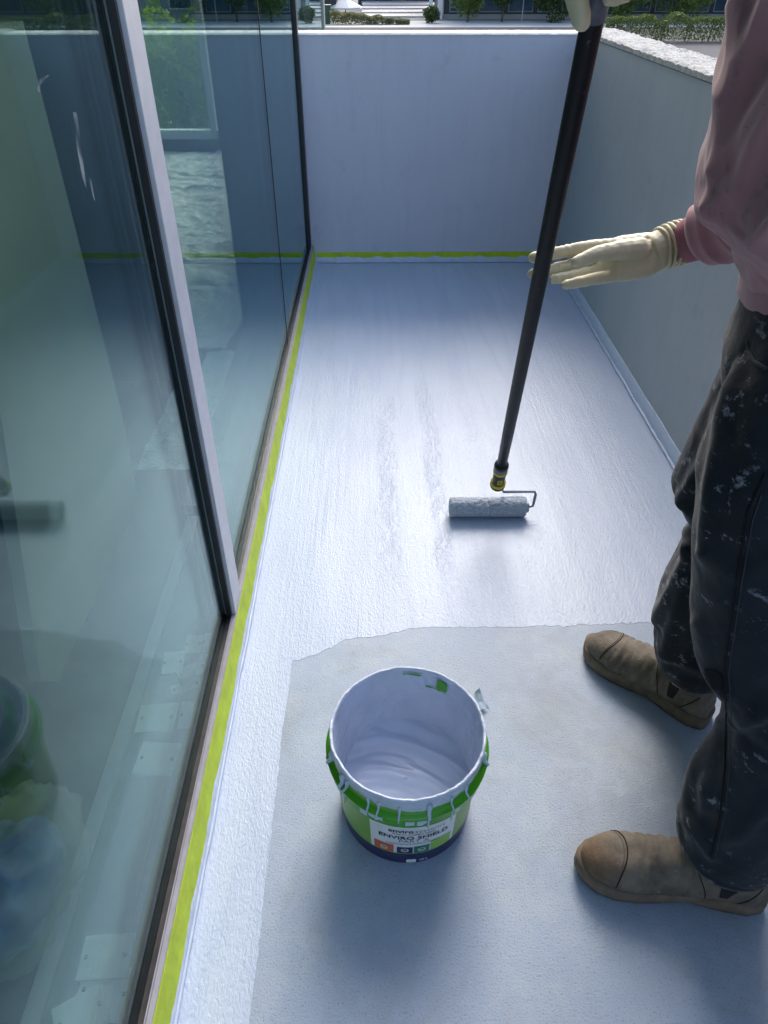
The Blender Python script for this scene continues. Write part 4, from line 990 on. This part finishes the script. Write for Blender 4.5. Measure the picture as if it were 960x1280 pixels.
# umbrella
up = gp(432, 17); um = thing('patio_umbrella', (up.x, up.y, GZ), 'large white patio umbrella beyond the end parapet', 'umbrella')
zc = up.z+(py(432, 9, up.y).z-up.z)
for j in range(8):
    a0, a1 = 2*math.pi*j/8+.2, 2*math.pi*(j+1)/8+.2; rr = 1.75
    P0 = Vector((up.x, up.y, zc+.75)); P1 = Vector((up.x+rr*math.cos(a0), up.y+rr*math.sin(a0), zc)); P2 = Vector((up.x+rr*math.cos(a1), up.y+rr*math.sin(a1), zc))
    MB().add([P0, P1, P2, P1-Vector((0, 0, .12)), P2-Vector((0, 0, .12))], [(0, 1, 2), (1, 3, 4, 2)]).build('panel', 'canvas', um); MB().tube([P0-Vector((0, 0, .02)), P1-Vector((0, 0, .02))], .02, 6).build('rib', 'dark_cladding', um)
MB().tube([(up.x, up.y, GZ), (up.x, up.y, zc+.8)], .04, 10).build('pole', 'dark_cladding', um); box('base', 'grey_cladding', um, up.x-.35, up.x+.35, up.y-.35, up.y+.35, GZ, GZ+.1)
# left house front, gate, bins
la = gp(372, 27); lb2 = gp(386, 27)
nb = thing('neighbour_house', (la.x, la.y, GZ), 'pale house front with white corner posts next to the green bins', 'house')
box('wall', 'grey_cladding', nb, la.x-14, lb2.x-.3, la.y+1.2, la.y+9, GZ, GZ+7); box('roof', 'dark_cladding', nb, la.x-14.3, lb2.x, la.y+.8, la.y+9.3, GZ+7.002, GZ+7.4)
for du in (0, .75): box('post', 'white_paint', nb, la.x+du-.12, la.x+du+.12, la.y+.6, la.y+.84, GZ, GZ+7)
for k_ in range(3): wn = box('window', 'white_paint', nb, la.x-3-4*k_, la.x-1-4*k_, la.y+1.12, la.y+1.198, GZ+.8, GZ+2.6); box('pane', 'window_blue', wn, la.x-2.9-4*k_, la.x-1.1-4*k_, la.y+1.09, la.y+1.118, GZ+.9, GZ+2.5)
ga, gb = gp(392, 30), gp(406, 30)
gt = thing('garden_gate', ((ga.x+gb.x)/2, ga.y, GZ), 'white double garden gate between two green bins', 'gate')
xm = (ga.x+gb.x)/2
for (x0, x1) in ((ga.x, xm-.04), (xm+.04, gb.x)): lf = box('leaf', 'white_paint', gt, x0, x1, ga.y, ga.y+.06, GZ+.06, GZ+.95); box('handle', 'dark_cladding', lf, xm-.05 if x1 < xm else xm+.05-.04, xm-.01 if x1 < xm else xm+.05, ga.y-.04, ga.y-.001, GZ+.5, GZ+.62)
for (u, tx) in ((388, 'dark green bin beside the pale house post'), (409, 'dark green bin beside the low grey hedge')):
    q = gp(u, 30); bn_ = thing('wheelie_bin', (q.x, q.y, GZ), tx, 'bin', 'green bins by the garden gate')
    MB().rings([[(q.x-h_, q.y-h_, z_), (q.x+h_, q.y-h_, z_), (q.x+h_, q.y+h_*1.2, z_), (q.x-h_, q.y+h_*1.2, z_)] for z_, h_ in ((GZ, .26), (GZ+1.2, .34))]).build('body', 'bin_green', bn_)
    box('lid', 'bin_green', bn_, q.x-.36, q.x+.36, q.y-.37, q.y+.44, GZ+1.202, GZ+1.30, .02)
dk = gp(398, 20); dw = thing('garden_shed', (dk.x, dk.y+3, GZ), 'dark shed with a window behind the white garden gate', 'shed')
box('wall', 'dark_cladding', dw, dk.x-1.8, dk.x+1.6, dk.y+3, dk.y+6, GZ, GZ+2.6); box('roof', 'grey_cladding', dw, dk.x-2, dk.x+1.8, dk.y+2.8, dk.y+6.2, GZ+2.602, GZ+2.75); box('window', 'window_blue', dw, dk.x-1, dk.x+.6, dk.y+2.95, dk.y+2.998, GZ+1.0, GZ+2.1)
# office behind the clipped trees
ox0, ox1 = gp(552, 22).x, 60; oy = gp(600, 27).y+3.2
of = thing('office_building', ((ox0+ox1)/2, oy, GZ), 'dark glazed office building behind the row of clipped trees', 'building')
box('wall', 'dark_cladding', of, ox0, ox1, oy, oy+12, GZ, GZ+8); box('plinth', 'grey_cladding', of, ox0-.1, ox1, oy-.25, oy-.002, GZ, GZ+.35); box('roof', 'grey_cladding', of, ox0-.3, ox1, oy-.4, oy+12.3, GZ+8.002, GZ+8.3)
x = ox0+.5
while x < ox1-3: wn = box('window', 'grey_cladding', of, x, x+2.2, oy-.06, oy-.003, GZ+.5, GZ+3.2); box('pane', 'window_blue', wn, x+.08, x+2.12, oy-.08, oy-.061, GZ+.58, GZ+3.12); x += 2.6
box('column', 'white_paint', of, ox0-.55, ox0-.15, oy-.6, oy-.2, GZ, GZ+8); box('column', 'white_paint', of, ox0-1.3, ox0-1.0, oy-.3, oy, GZ, GZ+8)
GR = 'clipped trees in front of the office'
shrub('clipped_tree', 'leafy tree with yellow-green tips in front of the office, next to the white columns', 561, 607, 28, 5.2, 'leaf_mid', 5200, .13, .06, GR, 'tree', 1.6, 2)
shrub('clipped_tree', 'slender-trunked dark tree in front of the office, beside the lamp post', 606, 648, 27.5, 5.0, 'leaf_dark', 4200, .13, .16, GR, 'tree', 1.5, 5)
shrub('clipped_tree', 'dense dark tree in front of the office, behind the gloved hand on the pole', 656, 722, 28, 5.4, 'leaf_dark', 6500, .13, .04, GR, 'tree', 1.8, 9)
shrub('clipped_tree', 'broad dark tree beyond the corner of the two parapets', 738, 808, 28, 5.6, 'leaf_mid', 6500, .13, .04, GR, 'tree', 2, 12)
shrub('clipped_tree', 'bright green-topped tree beyond the right parapet, beside the pink sleeve', 800, 905, 28, 5.8, 'leaf_mid', 7500, .13, .04, GR, 'tree', 2.2, 15)
shrub('clipped_tree', 'dark tree beyond the right parapet, hidden behind the worker', 900, 1010, 28, 5.8, 'leaf_dark', 6500, .13, .04, GR, 'tree', 2.2, 18)
shrub('conifer_bush', 'small rounded dark conifer bush at the end of the stepped forecourt', 528, 550, 29, 1.15, 'leaf_dark', 1800, .09, .0, None, 'bush', .7, 21)
def hedge(name, label, u0, u1, v, h0, h1, dep, mat, n, seed, size=.09):
    a = gp(u0, v); b_ = gp(u1, v); t = thing(name, ((a.x+b_.x)/2, a.y, GZ), label, 'hedge')
    def pf_(rnd):
        f_ = rnd.random(); hh = (h0+(h1-h0)*f_)*(.85+.3*noise.noise(Vector((f_*9, seed, 0)))); return Vector((a.x+(b_.x-a.x)*f_, a.y+(b_.y-a.y)*f_+dep*(rnd.random()-.5), GZ+.02+hh*(1-rnd.random()**2.0*.95)))
    vs, fs = leaves(pf_, n, size, seed); MB().add(vs, fs).build('foliage', mat, t)
    for k_ in range(6):
        f_ = (k_+.5)/6; MB().tube([(a.x+(b_.x-a.x)*f_, a.y, GZ-.02), (a.x+(b_.x-a.x)*f_+.1, a.y, GZ+min(h0, h1)*.8)], [.04, .015], 6).build('stem', 'bark', t)
hedge('low_hedge', 'low grey-green hedge sloping down beyond the end parapet', 413, 512, 30.5, 1.05, .3, 1.2, 'leaf_grey', 5200, 4)
hedge('low_hedge', 'low clipped dark hedge beyond the right parapet, in front of the clipped trees', 752, 930, 52, 1.55, 1.5, 1.4, 'leaf_dark', 9000, 8, .07)
lp = gp(652, 28); la_ = thing('lamp_post', (lp.x, lp.y, GZ), 'thin white-headed lamp post between the clipped trees', 'lamp post')
MB().tube([(lp.x, lp.y, GZ), (lp.x, lp.y, GZ+1.6)], [.05, .035], 10).build('post', 'grey_cladding', la_); MB().tube([(lp.x, lp.y, GZ+1.6), (lp.x, lp.y, GZ+1.68), (lp.x, lp.y, GZ+1.92)], [.10, .12, .08], 12).build('lamp_head', 'white_paint', la_)
# tree outside the room's end window
tt = thing('garden_tree', (-2.5, 10.5, GZ), 'sunlit yellow-green tree seen through the room and its end window', 'tree')
def ptree(rnd):
    d = Vector((rnd.gauss(0, 1), rnd.gauss(0, 1), rnd.gauss(0, 1))).normalized(); r = rnd.random()**.33; k_ = .8+.4*noise.noise(d*2)
    return Vector((-2.5+d.x*r*k_*.95, 10.5+d.y*r*k_*.9, -.2+d.z*r*k_*1.35))
vs, fs = leaves(ptree, 4500, .06, 77); MB().add(vs, fs).build('crown', 'leaf_lime', tt); MB().tube([(-2.5, 10.5, GZ-.05), (-2.45, 10.5, -1), (-2.5, 10.5, .4)], [.1, .07, .03], 8).build('trunk', 'bark', tt, True)
